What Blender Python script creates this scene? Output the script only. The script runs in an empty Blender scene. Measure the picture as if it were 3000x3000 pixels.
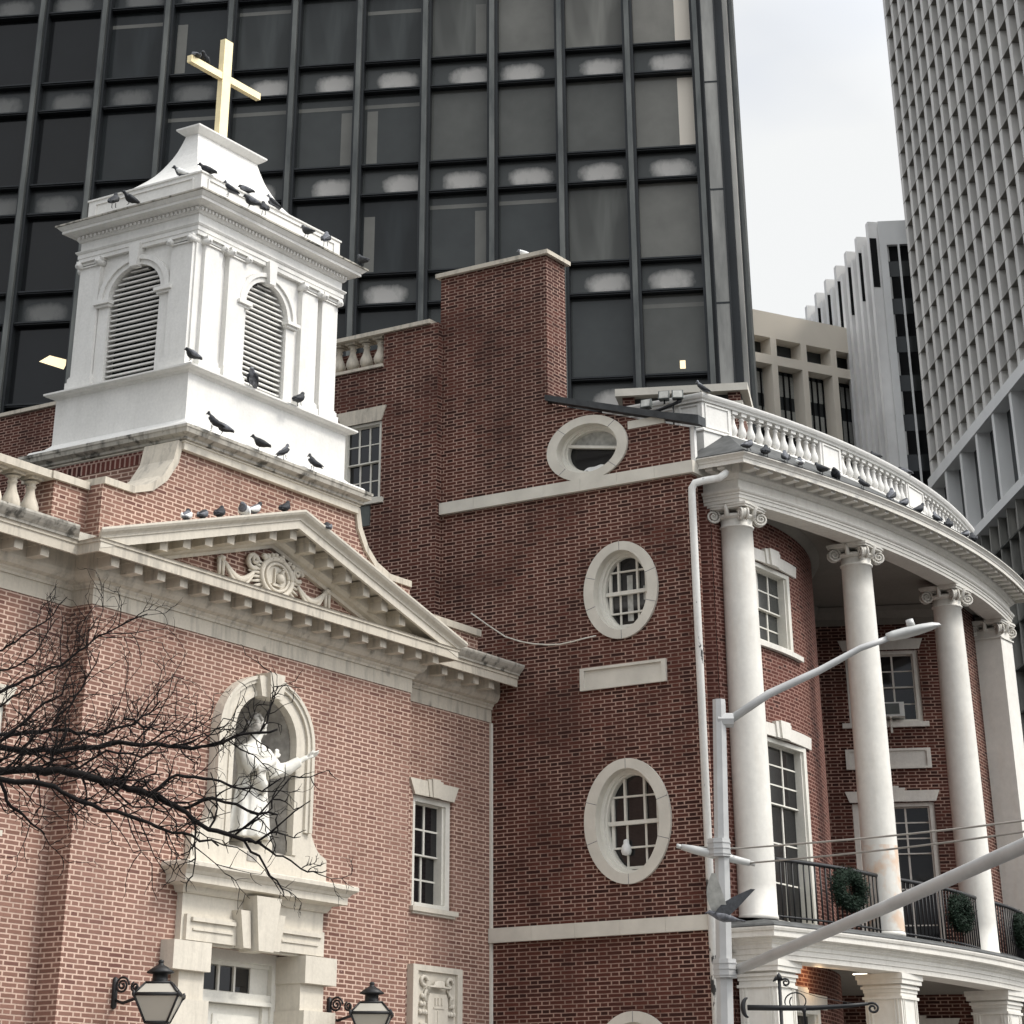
import bpy, bmesh, math, random
from mathutils import Vector, Matrix, geometry
R = math.radians
rnd = random.Random(7)
S = bpy.context.scene
COL = S.collection
PI = math.pi

# ------------------------------------------------------------------ camera
RIGHT = Vector((0.545388, -0.838184, 0.0)); FWD = Vector((0.715716, 0.465701, 0.520455)); UP = Vector((-0.436237, -0.283850, 0.853889))
GH = Vector((0.838184, 0.545388, 0.0))          # level viewing direction
cam = bpy.data.cameras.new('camera'); camo = bpy.data.objects.new('camera', cam); COL.objects.link(camo)
mx = Matrix((RIGHT, UP, -FWD)).transposed().to_4x4()
camo.matrix_world = mx
cam.sensor_width = 36.0; cam.sensor_fit = 'HORIZONTAL'; cam.lens = 6577.28 / 3000 * 36
cam.shift_x = 62.0 / 3000; cam.shift_y = -2008.9 / 3000
cam.clip_start = 0.1; cam.clip_end = 3000
S.camera = camo

# ------------------------------------------------------------------ light, sky, exposure
SUN_EL, SUN_AZ = R(48), math.atan2(-1.0, 0.42)     # from the street side, behind and right of the camera
w = bpy.data.worlds.new("World"); S.world = w; w.use_nodes = True
nt = w.node_tree; nt.nodes.clear()
def nn(t, ty, **k):
    n = t.nodes.new(ty)
    for a, b in k.items(): setattr(n, a, b)
    return n
out = nn(nt, 'ShaderNodeOutputWorld'); bg = nn(nt, 'ShaderNodeBackground')
sky = nn(nt, 'ShaderNodeTexSky'); sky.sky_type = 'NISHITA'; sky.sun_disc = False
sky.sun_elevation = SUN_EL; sky.sun_rotation = math.atan2(math.cos(SUN_AZ), math.sin(SUN_AZ)); sky.air_density = 1.2; sky.dust_density = 3.0
tc = nn(nt, 'ShaderNodeTexCoord'); no = nn(nt, 'ShaderNodeTexNoise'); no.inputs['Scale'].default_value = 4.2; no.inputs['Detail'].default_value = 4; no.inputs['Roughness'].default_value = .42
mp = nn(nt, 'ShaderNodeMapping'); mp.inputs['Scale'].default_value = (1, 1, 2.6)
ramp = nn(nt, 'ShaderNodeValToRGB'); ramp.color_ramp.elements[0].position = .36; ramp.color_ramp.elements[1].position = .62
ramp.color_ramp.elements[0].color = (7.2, 7.5, 8.1, 1); ramp.color_ramp.elements[1].color = (8.9, 8.95, 8.85, 1)
mix = nn(nt, 'ShaderNodeMixRGB'); mix.inputs[0].default_value = .9
nt.links.new(tc.outputs['Generated'], mp.inputs[0]); nt.links.new(mp.outputs[0], no.inputs['Vector']); nt.links.new(no.outputs[0], ramp.inputs[0])
nt.links.new(sky.outputs[0], mix.inputs[1]); nt.links.new(ramp.outputs[0], mix.inputs[2]); nt.links.new(mix.outputs[0], bg.inputs[0])
# the cloud deck is brighter round the hidden sun, behind and right of the camera
sdir = (math.cos(SUN_AZ) * math.cos(SUN_EL), math.sin(SUN_AZ) * math.cos(SUN_EL), math.sin(SUN_EL))
nrm = nn(nt, 'ShaderNodeVectorMath', operation='NORMALIZE'); dp = nn(nt, 'ShaderNodeVectorMath', operation='DOT_PRODUCT'); dp.inputs[1].default_value = sdir
mr = nn(nt, 'ShaderNodeMapRange'); mr.inputs['From Min'].default_value = .30; mr.inputs['From Max'].default_value = 1; mr.inputs['To Min'].default_value = .083; mr.inputs['To Max'].default_value = .27
nt.links.new(tc.outputs['Generated'], nrm.inputs[0]); nt.links.new(nrm.outputs[0], dp.inputs[0]); nt.links.new(dp.outputs['Value'], mr.inputs[0]); 
# buildings all round the street hide the low sky: dim it towards and below the horizon
sz_ = nn(nt, 'ShaderNodeSeparateXYZ'); nt.links.new(nrm.outputs[0], sz_.inputs[0]); hz = nn(nt, 'ShaderNodeMapRange'); hz.inputs['From Min'].default_value = -.02; hz.inputs['From Max'].default_value = .26; hz.inputs['To Min'].default_value = .12; hz.inputs['To Max'].default_value = 1
nt.links.new(sz_.outputs[2], hz.inputs[0]); mu = nn(nt, 'ShaderNodeMath', operation='MULTIPLY'); nt.links.new(mr.outputs[0], mu.inputs[0]); nt.links.new(hz.outputs[0], mu.inputs[1]); nt.links.new(mu.outputs[0], bg.inputs[1])
nt.links.new(bg.outputs[0], out.inputs[0])
sl = bpy.data.lights.new('sun', 'SUN'); sl.energy = 1.5; sl.angle = R(12); sl.color = (1.0, .95, .87)
so = bpy.data.objects.new('sun', sl); COL.objects.link(so)
sd = Vector((math.cos(SUN_AZ) * math.cos(SUN_EL), math.sin(SUN_AZ) * math.cos(SUN_EL), math.sin(SUN_EL)))
so.rotation_euler = sd.to_track_quat('Z', 'Y').to_euler(); so.location = (0, -5, 30)
S.view_settings.view_transform = 'Standard'; S.view_settings.look = 'None'; S.view_settings.exposure = 0.42; S.view_settings.gamma = 1
S.cycles.max_bounces = 6; S.cycles.diffuse_bounces = 3; S.cycles.transparent_max_bounces = 6; S.cycles.use_denoising = True

# ------------------------------------------------------------------ materials
MAT = {}
def base_mat(name, rough=.8, spec=.3, metal=0):
    m = bpy.data.materials.new(name); m.use_nodes = True; MAT[name] = m
    b = m.node_tree.nodes['Principled BSDF']; b.inputs['Roughness'].default_value = rough
    b.inputs['Specular IOR Level'].default_value = spec; b.inputs['Metallic'].default_value = metal
    return m, m.node_tree, b
def L(t, a, b): t.links.new(a, b)
def noise(t, scale, detail=4, rough=.55, vec=None, dist=0, mapscale=None):
    n = nn(t, 'ShaderNodeTexNoise'); n.inputs['Scale'].default_value = scale; n.inputs['Detail'].default_value = detail
    n.inputs['Roughness'].default_value = rough; n.inputs['Distortion'].default_value = dist
    if vec is None:
        g = nn(t, 'ShaderNodeNewGeometry'); vec = g.outputs['Position']
    if mapscale:
        q = nn(t, 'ShaderNodeMapping'); q.inputs['Scale'].default_value = mapscale; L(t, vec, q.inputs[0]); vec = q.outputs[0]
    L(t, vec, n.inputs['Vector']); return n.outputs[0]
def rampv(t, v, p0, p1, c0=(0, 0, 0, 1), c1=(1, 1, 1, 1)):
    r = nn(t, 'ShaderNodeValToRGB'); e = r.color_ramp.elements; e[0].position = p0; e[1].position = p1; e[0].color = c0; e[1].color = c1
    L(t, v, r.inputs[0]); return r.outputs[0]
def mixc(t, f, a, b, mode='MIX'):
    m = nn(t, 'ShaderNodeMixRGB'); m.blend_type = mode
    for i, x in ((0, f), (1, a), (2, b)):
        if isinstance(x, (int, float)): m.inputs[i].default_value = x
        elif isinstance(x, tuple): m.inputs[i].default_value = (*x[:3], 1)
        else: L(t, x, m.inputs[i])
    return m.outputs[0]
def mth(t, op, a, b=None, c=None):
    m = nn(t, 'ShaderNodeMath'); m.operation = op
    for i, x in enumerate((a, b, c)):
        if x is None: continue
        if isinstance(x, (int, float)): m.inputs[i].default_value = x
        else: L(t, x, m.inputs[i])
    return m.outputs[0]
def plain(name, col, rough=.7, spec=.3, metal=0, var=.12, scale=6, bump=0):
    m, t, b = base_mat(name, rough, spec, metal)
    n = noise(t, scale, 5)
    c = mixc(t, rampv(t, n, .3, .7), tuple(x * (1 - var) for x in col), tuple(min(1, x * (1 + var)) for x in col))
    L(t, c, b.inputs['Base Color'])
    if bump:
        bn = nn(t, 'ShaderNodeBump'); bn.inputs['Strength'].default_value = bump; bn.inputs['Distance'].default_value = .01
        L(t, noise(t, scale * 9, 3), bn.inputs['Height']); L(t, bn.outputs[0], b.inputs['Normal'])
    return m
def weathered(name, col, dirt, amount=.5, rough=.85, streak=True, scale=2.2, fine=30, flake=None, extra=None):
    """painted or stone surface with blotches, vertical streaks and fine grain"""
    m, t, b = base_mat(name, rough, .25)
    n1 = noise(t, scale, 6, .6); c = mixc(t, rampv(t, n1, .35, .68), tuple(x * .9 for x in col), col)
    if streak:
        n2 = noise(t, 5, 5, .6, mapscale=(2.2, 2.2, .35)); f = rampv(t, n2, .5, .78)
        c = mixc(t, mth(t, 'MULTIPLY', f, amount), c, dirt)
    n3 = noise(t, fine, 3, .6); c = mixc(t, .22, c, rampv(t, n3, .3, .75, (.55, .55, .55, 1), (1, 1, 1, 1)), 'MULTIPLY')
    if extra:
        n5 = noise(t, extra[2], 4, .55); c = mixc(t, mth(t, 'MULTIPLY', rampv(t, n5, extra[1], extra[1] + .1), .8), c, extra[0])
    if flake:
        n4 = noise(t, flake[2], 5, .6, mapscale=(1, 1, .55)); c = mixc(t, rampv(t, n4, flake[1], flake[1] + .03), c, flake[0])
    L(t, c, b.inputs['Base Color'])
    bn = nn(t, 'ShaderNodeBump'); bn.inputs['Strength'].default_value = .25; bn.inputs['Distance'].default_value = .006
    L(t, n3, bn.inputs['Height']); L(t, bn.outputs[0], b.inputs['Normal'])
    return m
def brickmat(name, c1, c2, mortar, stain, stain_amt=.35, pale=None, Lp=.3143, H=.0437, mh=.0062, mv=.0105, running=False, dark_frac=.12, dark=(.03, .015, .013), mortar2=None):
    m, t, b = base_mat(name, .9, .15)
    uv = nn(t, 'ShaderNodeUVMap'); sx = nn(t, 'ShaderNodeSeparateXYZ')
    # a little waviness of the courses
    gp = nn(t, 'ShaderNodeNewGeometry'); wn = noise(t, 9, 2, .5); wob = mth(t, 'MULTIPLY', mth(t, 'SUBTRACT', wn, .5), .006)
    L(t, uv.outputs[0], sx.inputs[0]); u = sx.outputs[0]; v = mth(t, 'ADD', sx.outputs[1], wob)
    vr = mth(t, 'DIVIDE', v, H); row = mth(t, 'FLOOR', vr); fv = mth(t, 'FRACT', vr)
    par = mth(t, 'FRACT', mth(t, 'MULTIPLY', row, .5))               # 0 or .5
    fu = mth(t, 'ADD', mth(t, 'DIVIDE', u, Lp if not running else Lp * .667), par)
    cell = mth(t, 'FLOOR', fu); tt = mth(t, 'FRACT', fu)
    k = .667
    dv = mth(t, 'MULTIPLY', mth(t, 'MINIMUM', fv, mth(t, 'SUBTRACT', 1, fv)), H)
    e1 = mth(t, 'MINIMUM', tt, mth(t, 'SUBTRACT', 1, tt))
    if not running: e1 = mth(t, 'MINIMUM', e1, mth(t, 'ABSOLUTE', mth(t, 'SUBTRACT', tt, k)))
    du = mth(t, 'MULTIPLY', e1, Lp)
    rg = mth(t, 'MULTIPLY', mth(t, 'SUBTRACT', noise(t, 55, 2), .5), .5)   # ragged joints
    a1 = mth(t, 'SUBTRACT', mth(t, 'ADD', mth(t, 'DIVIDE', dv, mh), rg), 1.0)
    a2 = mth(t, 'SUBTRACT', mth(t, 'ADD', mth(t, 'DIVIDE', du, mv), rg), 1.0)
    br = mth(t, 'MINIMUM', a1, a2)
    sm = nn(t, 'ShaderNodeMapRange'); sm.inputs['From Min'].default_value = -.2; sm.inputs['From Max'].default_value = .25; L(t, br, sm.inputs[0])
    mask = sm.outputs[0]
    half = mth(t, 'GREATER_THAN', tt, k) if not running else 0.0
    idv = nn(t, 'ShaderNodeCombineXYZ'); L(t, mth(t, 'ADD', mth(t, 'MULTIPLY', cell, 2), half), idv.inputs[0]); L(t, row, idv.inputs[1])
    wh = nn(t, 'ShaderNodeTexWhiteNoise'); wh.noise_dimensions = '2D'; L(t, idv.outputs[0], wh.inputs['Vector'])
    bc = mixc(t, wh.outputs[0], c1, c2)
    wc = nn(t, 'ShaderNodeSeparateXYZ'); L(t, wh.outputs[1], wc.inputs[0])
    bc = mixc(t, mth(t, 'MULTIPLY', mth(t, 'LESS_THAN', wc.outputs[1], dark_frac), .75), bc, dark)
    big = rampv(t, noise(t, .9, 5, .6), .42, .68)
    bc = mixc(t, mth(t, 'MULTIPLY', big, stain_amt), bc, stain)
    bc = mixc(t, .35, bc, rampv(t, noise(t, 38, 4), .3, .7, (.6, .6, .6, 1), (1, 1, 1, 1)), 'MULTIPLY')
    mc = mixc(t, rampv(t, noise(t, 1.3, 4, .6), .4, .65), mortar, mortar2 or tuple(x * .72 for x in mortar))
    mc = mixc(t, .4, mc, rampv(t, noise(t, 24, 3), .3, .7, (.6, .58, .56, 1), (1, 1, 1, 1)), 'MULTIPLY')
    c = mixc(t, mask, mc, bc)
    if pale:
        p = rampv(t, noise(t, 1.7, 6, .72, dist=.6), pale[1], pale[1] + .05); p2 = rampv(t, noise(t, 14, 4, .7), .45, .6)
        c = mixc(t, mth(t, 'MULTIPLY', mth(t, 'MULTIPLY', p, p2), .75), c, pale[0])
    L(t, c, b.inputs['Base Color'])
    bn = nn(t, 'ShaderNodeBump'); bn.inputs['Strength'].default_value = .5; bn.inputs['Distance'].default_value = .006
    L(t, mask, bn.inputs['Height']); L(t, bn.outputs[0], b.inputs['Normal'])
    return m
brickmat('brick_church', (.255, .140, .108), (.175, .092, .070), (.62, .455, .37), (.30, .175, .14), .5, ((.62, .52, .47), .66), mh=.0060, mv=.0100, dark_frac=.10, dark=(.13, .06, .05))
brickmat('brick_house', (.112, .040, .029), (.070, .026, .020), (.43, .29, .235), (.036, .018, .015), .55, ((.5, .4, .35), .74), mh=.0052, mv=.0088, dark_frac=.22, dark=(.030, .013, .011), mortar2=(.20, .13, .105))
brickmat('brick_bow', (.125, .046, .035), (.09, .033, .026), (.36, .215, .175), (.1, .04, .03), .4, None, mh=.0060, mv=.010, dark_frac=.1, running=False)
brickmat('brick_soldier', (.15, .05, .04), (.10, .035, .028), (.45, .30, .25), (.1, .04, .03), .3, None, Lp=.105, H=.15, mh=.0065, mv=.016, running=True)
weathered('limestone', (.60, .545, .455), (.22, .205, .18), .75, extra=((.16, .15, .13), .63, 3.1))
weathered('limestone_clean', (.66, .61, .52), (.38, .35, .30), .5)
weathered('limestone_top', (.50, .47, .41), (.05, .05, .045), .8, scale=5, extra=((.035, .035, .03), .56, 6))
weathered('white_paint', (.82, .805, .765), (.60, .59, .545), .35, rough=.6, extra=((.62, .615, .56), .66, 3))
weathered('porch_paint', (.76, .73, .665), (.50, .45, .39), .4, rough=.6)
weathered('column_paint', (.80, .775, .71), (.66, .60, .51), .4, rough=.5, fine=12)
weathered('pipe_paint', (.80, .79, .75), (.5, .47, .42), .5, rough=.5, flake=((.05, .05, .05), .60, 5))
weathered('trim_white', (.78, .755, .68), (.5, .47, .42), .3, rough=.55, streak=False)
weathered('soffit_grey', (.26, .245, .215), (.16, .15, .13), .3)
plain('belt_stone', (.60, .57, .50), .85, var=.1, scale=3, bump=.2)
plain('slate', (.045, .048, .050), .6, var=.3, scale=8)
plain('roof_dark', (.09, .092, .09), .75, var=.35, scale=5)
plain('black_void', (.006, .006, .007), .9, var=.1)
plain('iron', (.014, .014, .015), .5, .4, var=.2)
plain('galvanised', (.46, .46, .45), .5, .4, .1, var=.1, scale=4)
plain('lamp_grey', (.48, .48, .46), .4, .5, .1, var=.05)
plain('lamp_under', (.10, .10, .10), .3, .6, var=.2)
plain('curtain', (.42, .42, .39), .9, var=.25, scale=14)
plain('cloth_white', (.75, .75, .73), .9, var=.08, scale=9)
plain('gold', (.93, .78, .46), .38, .5, .25, var=.08, scale=7, bump=.3)
plain('statue_stone', (.70, .68, .62), .7, var=.1, scale=9)
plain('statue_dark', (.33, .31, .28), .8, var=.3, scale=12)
plain('pigeon_dark', (.028, .03, .034), .6, var=.4, scale=40)
plain('pigeon_grey', (.13, .135, .15), .6, var=.5, scale=30)
plain('bark', (.009, .007, .0065), .9, var=.4, scale=30, bump=.4)
plain('wreath_green', (.007, .020, .010), .8, var=.6, scale=30)
plain('asphalt', (.05, .05, .052), .9, var=.2, scale=3)
plain('concrete', (.33, .32, .30), .9, var=.15, scale=2)
weathered('column_worn', (.80, .775, .71), (.62, .52, .42), .5, rough=.55, fine=12, extra=((.66, .47, .33), .50, 2.6))
plain('cable', (.30, .28, .25), .6)
plain('flood_body', (.10, .11, .105), .5, var=.2)
plain('beige_panel', (.84, .77, .66), .8, var=.05, scale=.2)
plain('white_panel', (.82, .81, .79), .75, var=.12, scale=.3)
plain('fin_concrete', (.76, .74, .70), .75, var=.14, scale=.25)
plain('fin_white', (.84, .84, .82), .6, var=.05, scale=.3)
plain('fin_dark', (.028, .032, .034), .4, .5, var=.3, scale=.3)
plain('tower_frame', (.022, .025, .027), .42, .5, .3, var=.3, scale=.4)
plain('air_con', (.66, .66, .63), .6)
def mullmat():
    m, t, b = base_mat('tower_mullion', .4, .5, .5)
    n = noise(t, 1.2, 5, .6, mapscale=(1, 1, .25)); c = rampv(t, n, .3, .75, (.05, .056, .056, 1), (.20, .205, .19, 1)); L(t, c, b.inputs['Base Color'])
    m, t, b = base_mat('tower_column', .5, .5, .3)
    n = noise(t, .8, 5, .6, mapscale=(1, 1, .22)); c = rampv(t, n, .3, .72, (.16, .16, .15, 1), (.55, .535, .49, 1)); L(t, c, b.inputs['Base Color'])
mullmat()
def glassmat(name, col, rough=.06, spec=.6, drape=0, coat=0, tint=None):
    m, t, b = base_mat(name, rough, spec)
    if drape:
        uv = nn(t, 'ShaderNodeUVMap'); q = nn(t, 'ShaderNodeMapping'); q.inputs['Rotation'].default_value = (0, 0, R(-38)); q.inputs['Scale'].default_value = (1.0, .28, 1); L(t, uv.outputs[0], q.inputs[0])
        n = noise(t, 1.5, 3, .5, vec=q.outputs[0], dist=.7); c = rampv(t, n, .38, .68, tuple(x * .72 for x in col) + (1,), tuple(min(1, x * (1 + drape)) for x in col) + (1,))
    else:
        n = noise(t, .8, 4, .6); c = rampv(t, n, .3, .7, tuple(x * .85 for x in col) + (1,), tuple(x * 1.1 for x in col) + (1,))
    L(t, c, b.inputs['Base Color']); return m
glassmat('glass', (.012, .012, .013), .05, .5)
glassmat('glass_mid', (.05, .052, .05), .05, .5)
TG = []
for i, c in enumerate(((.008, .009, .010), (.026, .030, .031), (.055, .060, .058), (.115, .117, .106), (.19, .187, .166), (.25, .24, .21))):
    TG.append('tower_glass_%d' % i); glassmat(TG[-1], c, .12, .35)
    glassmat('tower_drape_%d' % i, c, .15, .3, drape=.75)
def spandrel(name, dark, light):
    """dark spandrel glass with a cloudy sky reflection painted into its colour"""
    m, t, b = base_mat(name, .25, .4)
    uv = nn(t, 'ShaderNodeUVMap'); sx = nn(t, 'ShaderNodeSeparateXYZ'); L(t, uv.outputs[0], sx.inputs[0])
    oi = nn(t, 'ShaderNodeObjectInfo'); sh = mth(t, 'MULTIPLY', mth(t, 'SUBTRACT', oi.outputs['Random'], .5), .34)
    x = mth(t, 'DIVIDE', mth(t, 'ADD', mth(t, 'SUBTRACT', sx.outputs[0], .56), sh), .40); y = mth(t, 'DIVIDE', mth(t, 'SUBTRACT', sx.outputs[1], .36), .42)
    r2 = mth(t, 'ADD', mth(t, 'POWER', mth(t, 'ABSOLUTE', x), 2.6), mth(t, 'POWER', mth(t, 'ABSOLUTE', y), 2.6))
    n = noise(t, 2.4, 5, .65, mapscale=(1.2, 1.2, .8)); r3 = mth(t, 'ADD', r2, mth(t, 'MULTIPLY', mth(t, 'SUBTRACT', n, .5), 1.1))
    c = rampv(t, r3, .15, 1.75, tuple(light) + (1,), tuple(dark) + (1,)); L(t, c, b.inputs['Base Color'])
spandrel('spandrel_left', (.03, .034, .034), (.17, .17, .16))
spandrel('spandrel_right', (.06, .065, .062), (.52, .50, .465))  # right-hand panels carry a brighter painted reflection
def emis(name, col, st):
    m, t, b = base_mat(name, .4, .3); b.inputs['Base Color'].default_value = (*col, 1); b.inputs['Emission Color'].default_value = (*col, 1); b.inputs['Emission Strength'].default_value = st
emis('lit_ceiling', (1, .82, .52), .75); emis('lit_lamp', (1, .92, .75), 2.5)
glassmat('lantern_glass', (.42, .395, .34), .35, .4)

# ------------------------------------------------------------------ mesh helpers
class MB:
    def __init__(s): s.v = []; s.f = []; s.uv = []; s.mi = []; s.sm = []; s.cur = 0
    def add(s, vs, fs, smooth=False, uvs=None):
        o = len(s.v); vs = [Vector(p) for p in vs]; s.v += vs
        for i, f in enumerate(fs):
            s.f.append(tuple(o + k for k in f)); s.mi.append(s.cur); s.sm.append(smooth)
            if uvs: s.uv.append(uvs[i]); continue
            ps = [vs[k] for k in f]; n = Vector((0, 0, 0))
            for k in range(len(ps)): a, b = ps[k], ps[(k + 1) % len(ps)]; n += a.cross(b)
            if n.length > 0: n.normalize()
            if abs(n.z) > .75: s.uv.append([(p.x, p.y) for p in ps])
            else:
                t = Vector((abs(n.y), abs(n.x) if n.x * n.y <= 0 else -abs(n.x), 0)); t.normalize()
                s.uv.append([(p.dot(t), p.z) for p in ps])
        return s
    def box(s, x0, x1, y0, y1, z0, z1):
        v = [(x, y, z) for z in (z0, z1) for y in (y0, y1) for x in (x0, x1)]
        return s.add(v, [(0, 2, 3, 1), (4, 5, 7, 6), (0, 1, 5, 4), (2, 6, 7, 3), (0, 4, 6, 2), (1, 3, 7, 5)])
    def tube(s, pts, rad, n=8, cap=True, smooth=True, sq=1.0):
        pts = [Vector(p) for p in pts]; N = len(pts)
        if not isinstance(rad, (list, tuple)): rad = [rad] * N
        vs = []; prev = None
        for i, p in enumerate(pts):
            d = (pts[min(i + 1, N - 1)] - pts[max(i - 1, 0)])
            if d.length < 1e-9: d = Vector((0, 0, 1))
            d.normalize()
            if prev is None: a = d.orthogonal().normalized()
            else:
                a = prev - d * prev.dot(d)
                a = a.normalized() if a.length > 1e-6 else d.orthogonal().normalized()
            prev = a; b = d.cross(a)
            for k in range(n):
                c = 2 * PI * k / n; vs.append(p + (a * math.cos(c) + b * math.sin(c) * sq) * rad[i])
        fs = [(i * n + k, i * n + (k + 1) % n, (i + 1) * n + (k + 1) % n, (i + 1) * n + k) for i in range(N - 1) for k in range(n)]
        if cap: fs += [tuple(range(n))[::-1], tuple((N - 1) * n + k for k in range(n))]
        return s.add(vs, fs, smooth)
    def loft(s, rings, smooth=True, cap=True, close=True):
        n = len(rings[0]); vs = [p for r in rings for p in r]; m = n if close else n - 1
        fs = [(i * n + k, i * n + (k + 1) % n, (i + 1) * n + (k + 1) % n, (i + 1) * n + k) for i in range(len(rings) - 1) for k in range(m)]
        if cap and close: fs += [tuple(range(n))[::-1], tuple((len(rings) - 1) * n + k for k in range(n))]
        return s.add(vs, fs, smooth)
    def lathe(s, c, prof, n=20, smooth=True, cap=True, sx=1, sy=1):
        return s.loft([[(c[0] + r * sx * math.cos(2 * PI * k / n), c[1] + r * sy * math.sin(2 * PI * k / n), c[2] + z) for k in range(n)] for r, z in prof], smooth, cap)
    def prism(s, F, outer, holes, o0, o1, back=False):
        """flat slab in frame F: outline (h,z) with holes, from depth o0 to o1 (front)"""
        polys = [[Vector((h, z, 0)) for h, z in q] for q in [outer] + list(holes)]
        tri = geometry.tessellate_polygon(polys); flat = [p for q in polys for p in q]
        s.add([F.p(p.x, o1, p.y) for p in flat], [tuple(t) for t in tri])
        if back: s.add([F.p(p.x, o0, p.y) for p in flat], [tuple(t) for t in tri])
        for q in polys:
            for i in range(len(q)):
                a, b = q[i], q[(i + 1) % len(q)]
                if abs(o1 - o0) > 1e-6: s.add([F.p(a.x, o0, a.y), F.p(b.x, o0, b.y), F.p(b.x, o1, b.y), F.p(a.x, o1, a.y)], [(0, 1, 2, 3)])
        return s
    def fbox(s, F, h0, h1, o0, o1, z0, z1):
        v = [F.p(h, o, z) for z in (z0, z1) for o in (o0, o1) for h in (h0, h1)]
        return s.add(v, [(0, 2, 3, 1), (4, 5, 7, 6), (0, 1, 5, 4), (2, 6, 7, 3), (0, 4, 6, 2), (1, 3, 7, 5)])
    def sweep(s, path, prof, closed=False, side=1, smooth=False, caps=True):
        """mitred moulding: plan path [(x,y)], profile [(out,z)], out = to the right of travel * side"""
        P = [Vector((a, b)) for a, b in path]; N = len(P); rings = []
        for i in range(N):
            if closed: a, b = P[i - 1], P[(i + 1) % N]; d0 = (P[i] - a).normalized(); d1 = (b - P[i]).normalized()
            else:
                d0 = (P[i] - P[i - 1]).normalized() if i else None; d1 = (P[i + 1] - P[i]).normalized() if i < N - 1 else None
                d0 = d0 or d1; d1 = d1 or d0
            n0 = Vector((d0.y, -d0.x)) * side; n1 = Vector((d1.y, -d1.x)) * side; m = n0 + n1; m = m / max(m.dot(n0), .2)
            rings.append([(P[i].x + m.x * o, P[i].y + m.y * o, z) for o, z in prof])
        k = len(prof); vs = [p for r in rings for p in r]; M = N if closed else N - 1
        fs = [(i * k + j, i * k + j + 1, ((i + 1) % N) * k + j + 1, ((i + 1) % N) * k + j) for i in range(M) for j in range(k - 1)]
        if caps and not closed: fs += [tuple(range(k)), tuple((N - 1) * k + j for j in range(k))]
        return s.add(vs, fs, smooth)
    def make(s, name, mats, off=Vector((0, 0, 0))):
        me = bpy.data.meshes.new(name); off = Vector(off)
        me.from_pydata([tuple(p - off) for p in s.v], [], s.f)
        ul = me.uv_layers.new(name='UVMap'); i = 0
        for fu in s.uv:
            for q in fu: ul.data[i].uv = q; i += 1
        for m in (mats if isinstance(mats, (list, tuple)) else [mats]): me.materials.append(MAT[m])
        me.polygons.foreach_set('material_index', s.mi); me.polygons.foreach_set('use_smooth', s.sm); me.update()
        return me
class Fr:
    """vertical frame: O plan origin, d along the wall, n outwards"""
    def __init__(s, O, d, n): s.O = Vector(O); s.d = Vector(d).normalized(); s.n = Vector(n).normalized()
    def p(s, h, o, z): q = s.O + s.d * h + s.n * o; return Vector((q.x, q.y, z))
def link(o): COL.objects.link(o); return o
def tag(o, label=None, cat=None, group=None, kind=None):
    if label: o['label'] = label
    if cat: o['category'] = cat
    if group: o['group'] = group
    if kind: o['kind'] = kind
    return o
def thing(name, loc, label, cat, group=None, rz=0):
    o = link(bpy.data.objects.new(name, None)); o.location = loc; o.rotation_euler = (0, 0, rz); o.empty_display_size = .2
    o['off'] = list(loc); return tag(o, label, cat, group)
def root_off(p):
    while p.parent: p = p.parent
    return Vector(p['off'])
def part(name, mb, mats, parent):
    o = link(bpy.data.objects.new(name, mb.make(name, mats, root_off(parent)))); o.parent = parent; return o
def solo(name, mb, mats, loc, label=None, cat=None, group=None, kind=None):
    o = link(bpy.data.objects.new(name, mb.make(name, mats, loc))); o.location = loc; return tag(o, label, cat, group, kind)
def inst(name, me, parent, loc, rz=0, scale=None):
    """a repeated part: own object, shared mesh built round the origin"""
    o = link(bpy.data.objects.new(name, me)); o.parent = parent; o.location = Vector(loc) - root_off(parent); o.rotation_euler = (0, 0, rz)
    if scale: o.scale = scale
    return o
def arc(cx, cz, a, b, t0, t1, n): return [(cx + a * math.cos(t0 + (t1 - t0) * i / n), cz + b * math.sin(t0 + (t1 - t0) * i / n)) for i in range(n + 1)]
def ell(cx, cz, a, b, n=40): return [(cx + a * math.cos(2 * PI * i / n), cz + b * math.sin(2 * PI * i / n)) for i in range(n)]
def rect(h0, h1, z0, z1): return [(h0, z0), (h1, z0), (h1, z1), (h0, z1)]
# ================================================================== ground
g = MB(); g.box(-400, 400, -400, 400, -1.3, -1.05); solo('ground', g, 'asphalt', (0, 0, -1.05), kind='structure')
g = MB(); g.add([(4, 11.2, -.95), (33, 8.6, -.95), (33, 16, -.95), (4, 16.2, -.95)], [(0, 1, 2, 3)]); g.add([(4, 11.2, -1.05), (33, 8.6, -1.05), (33, 8.6, -.95), (4, 11.2, -.95)], [(0, 1, 2, 3)])
solo('pavement', g, 'concrete', (18, 12, -1.05), kind='structure')

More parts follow.
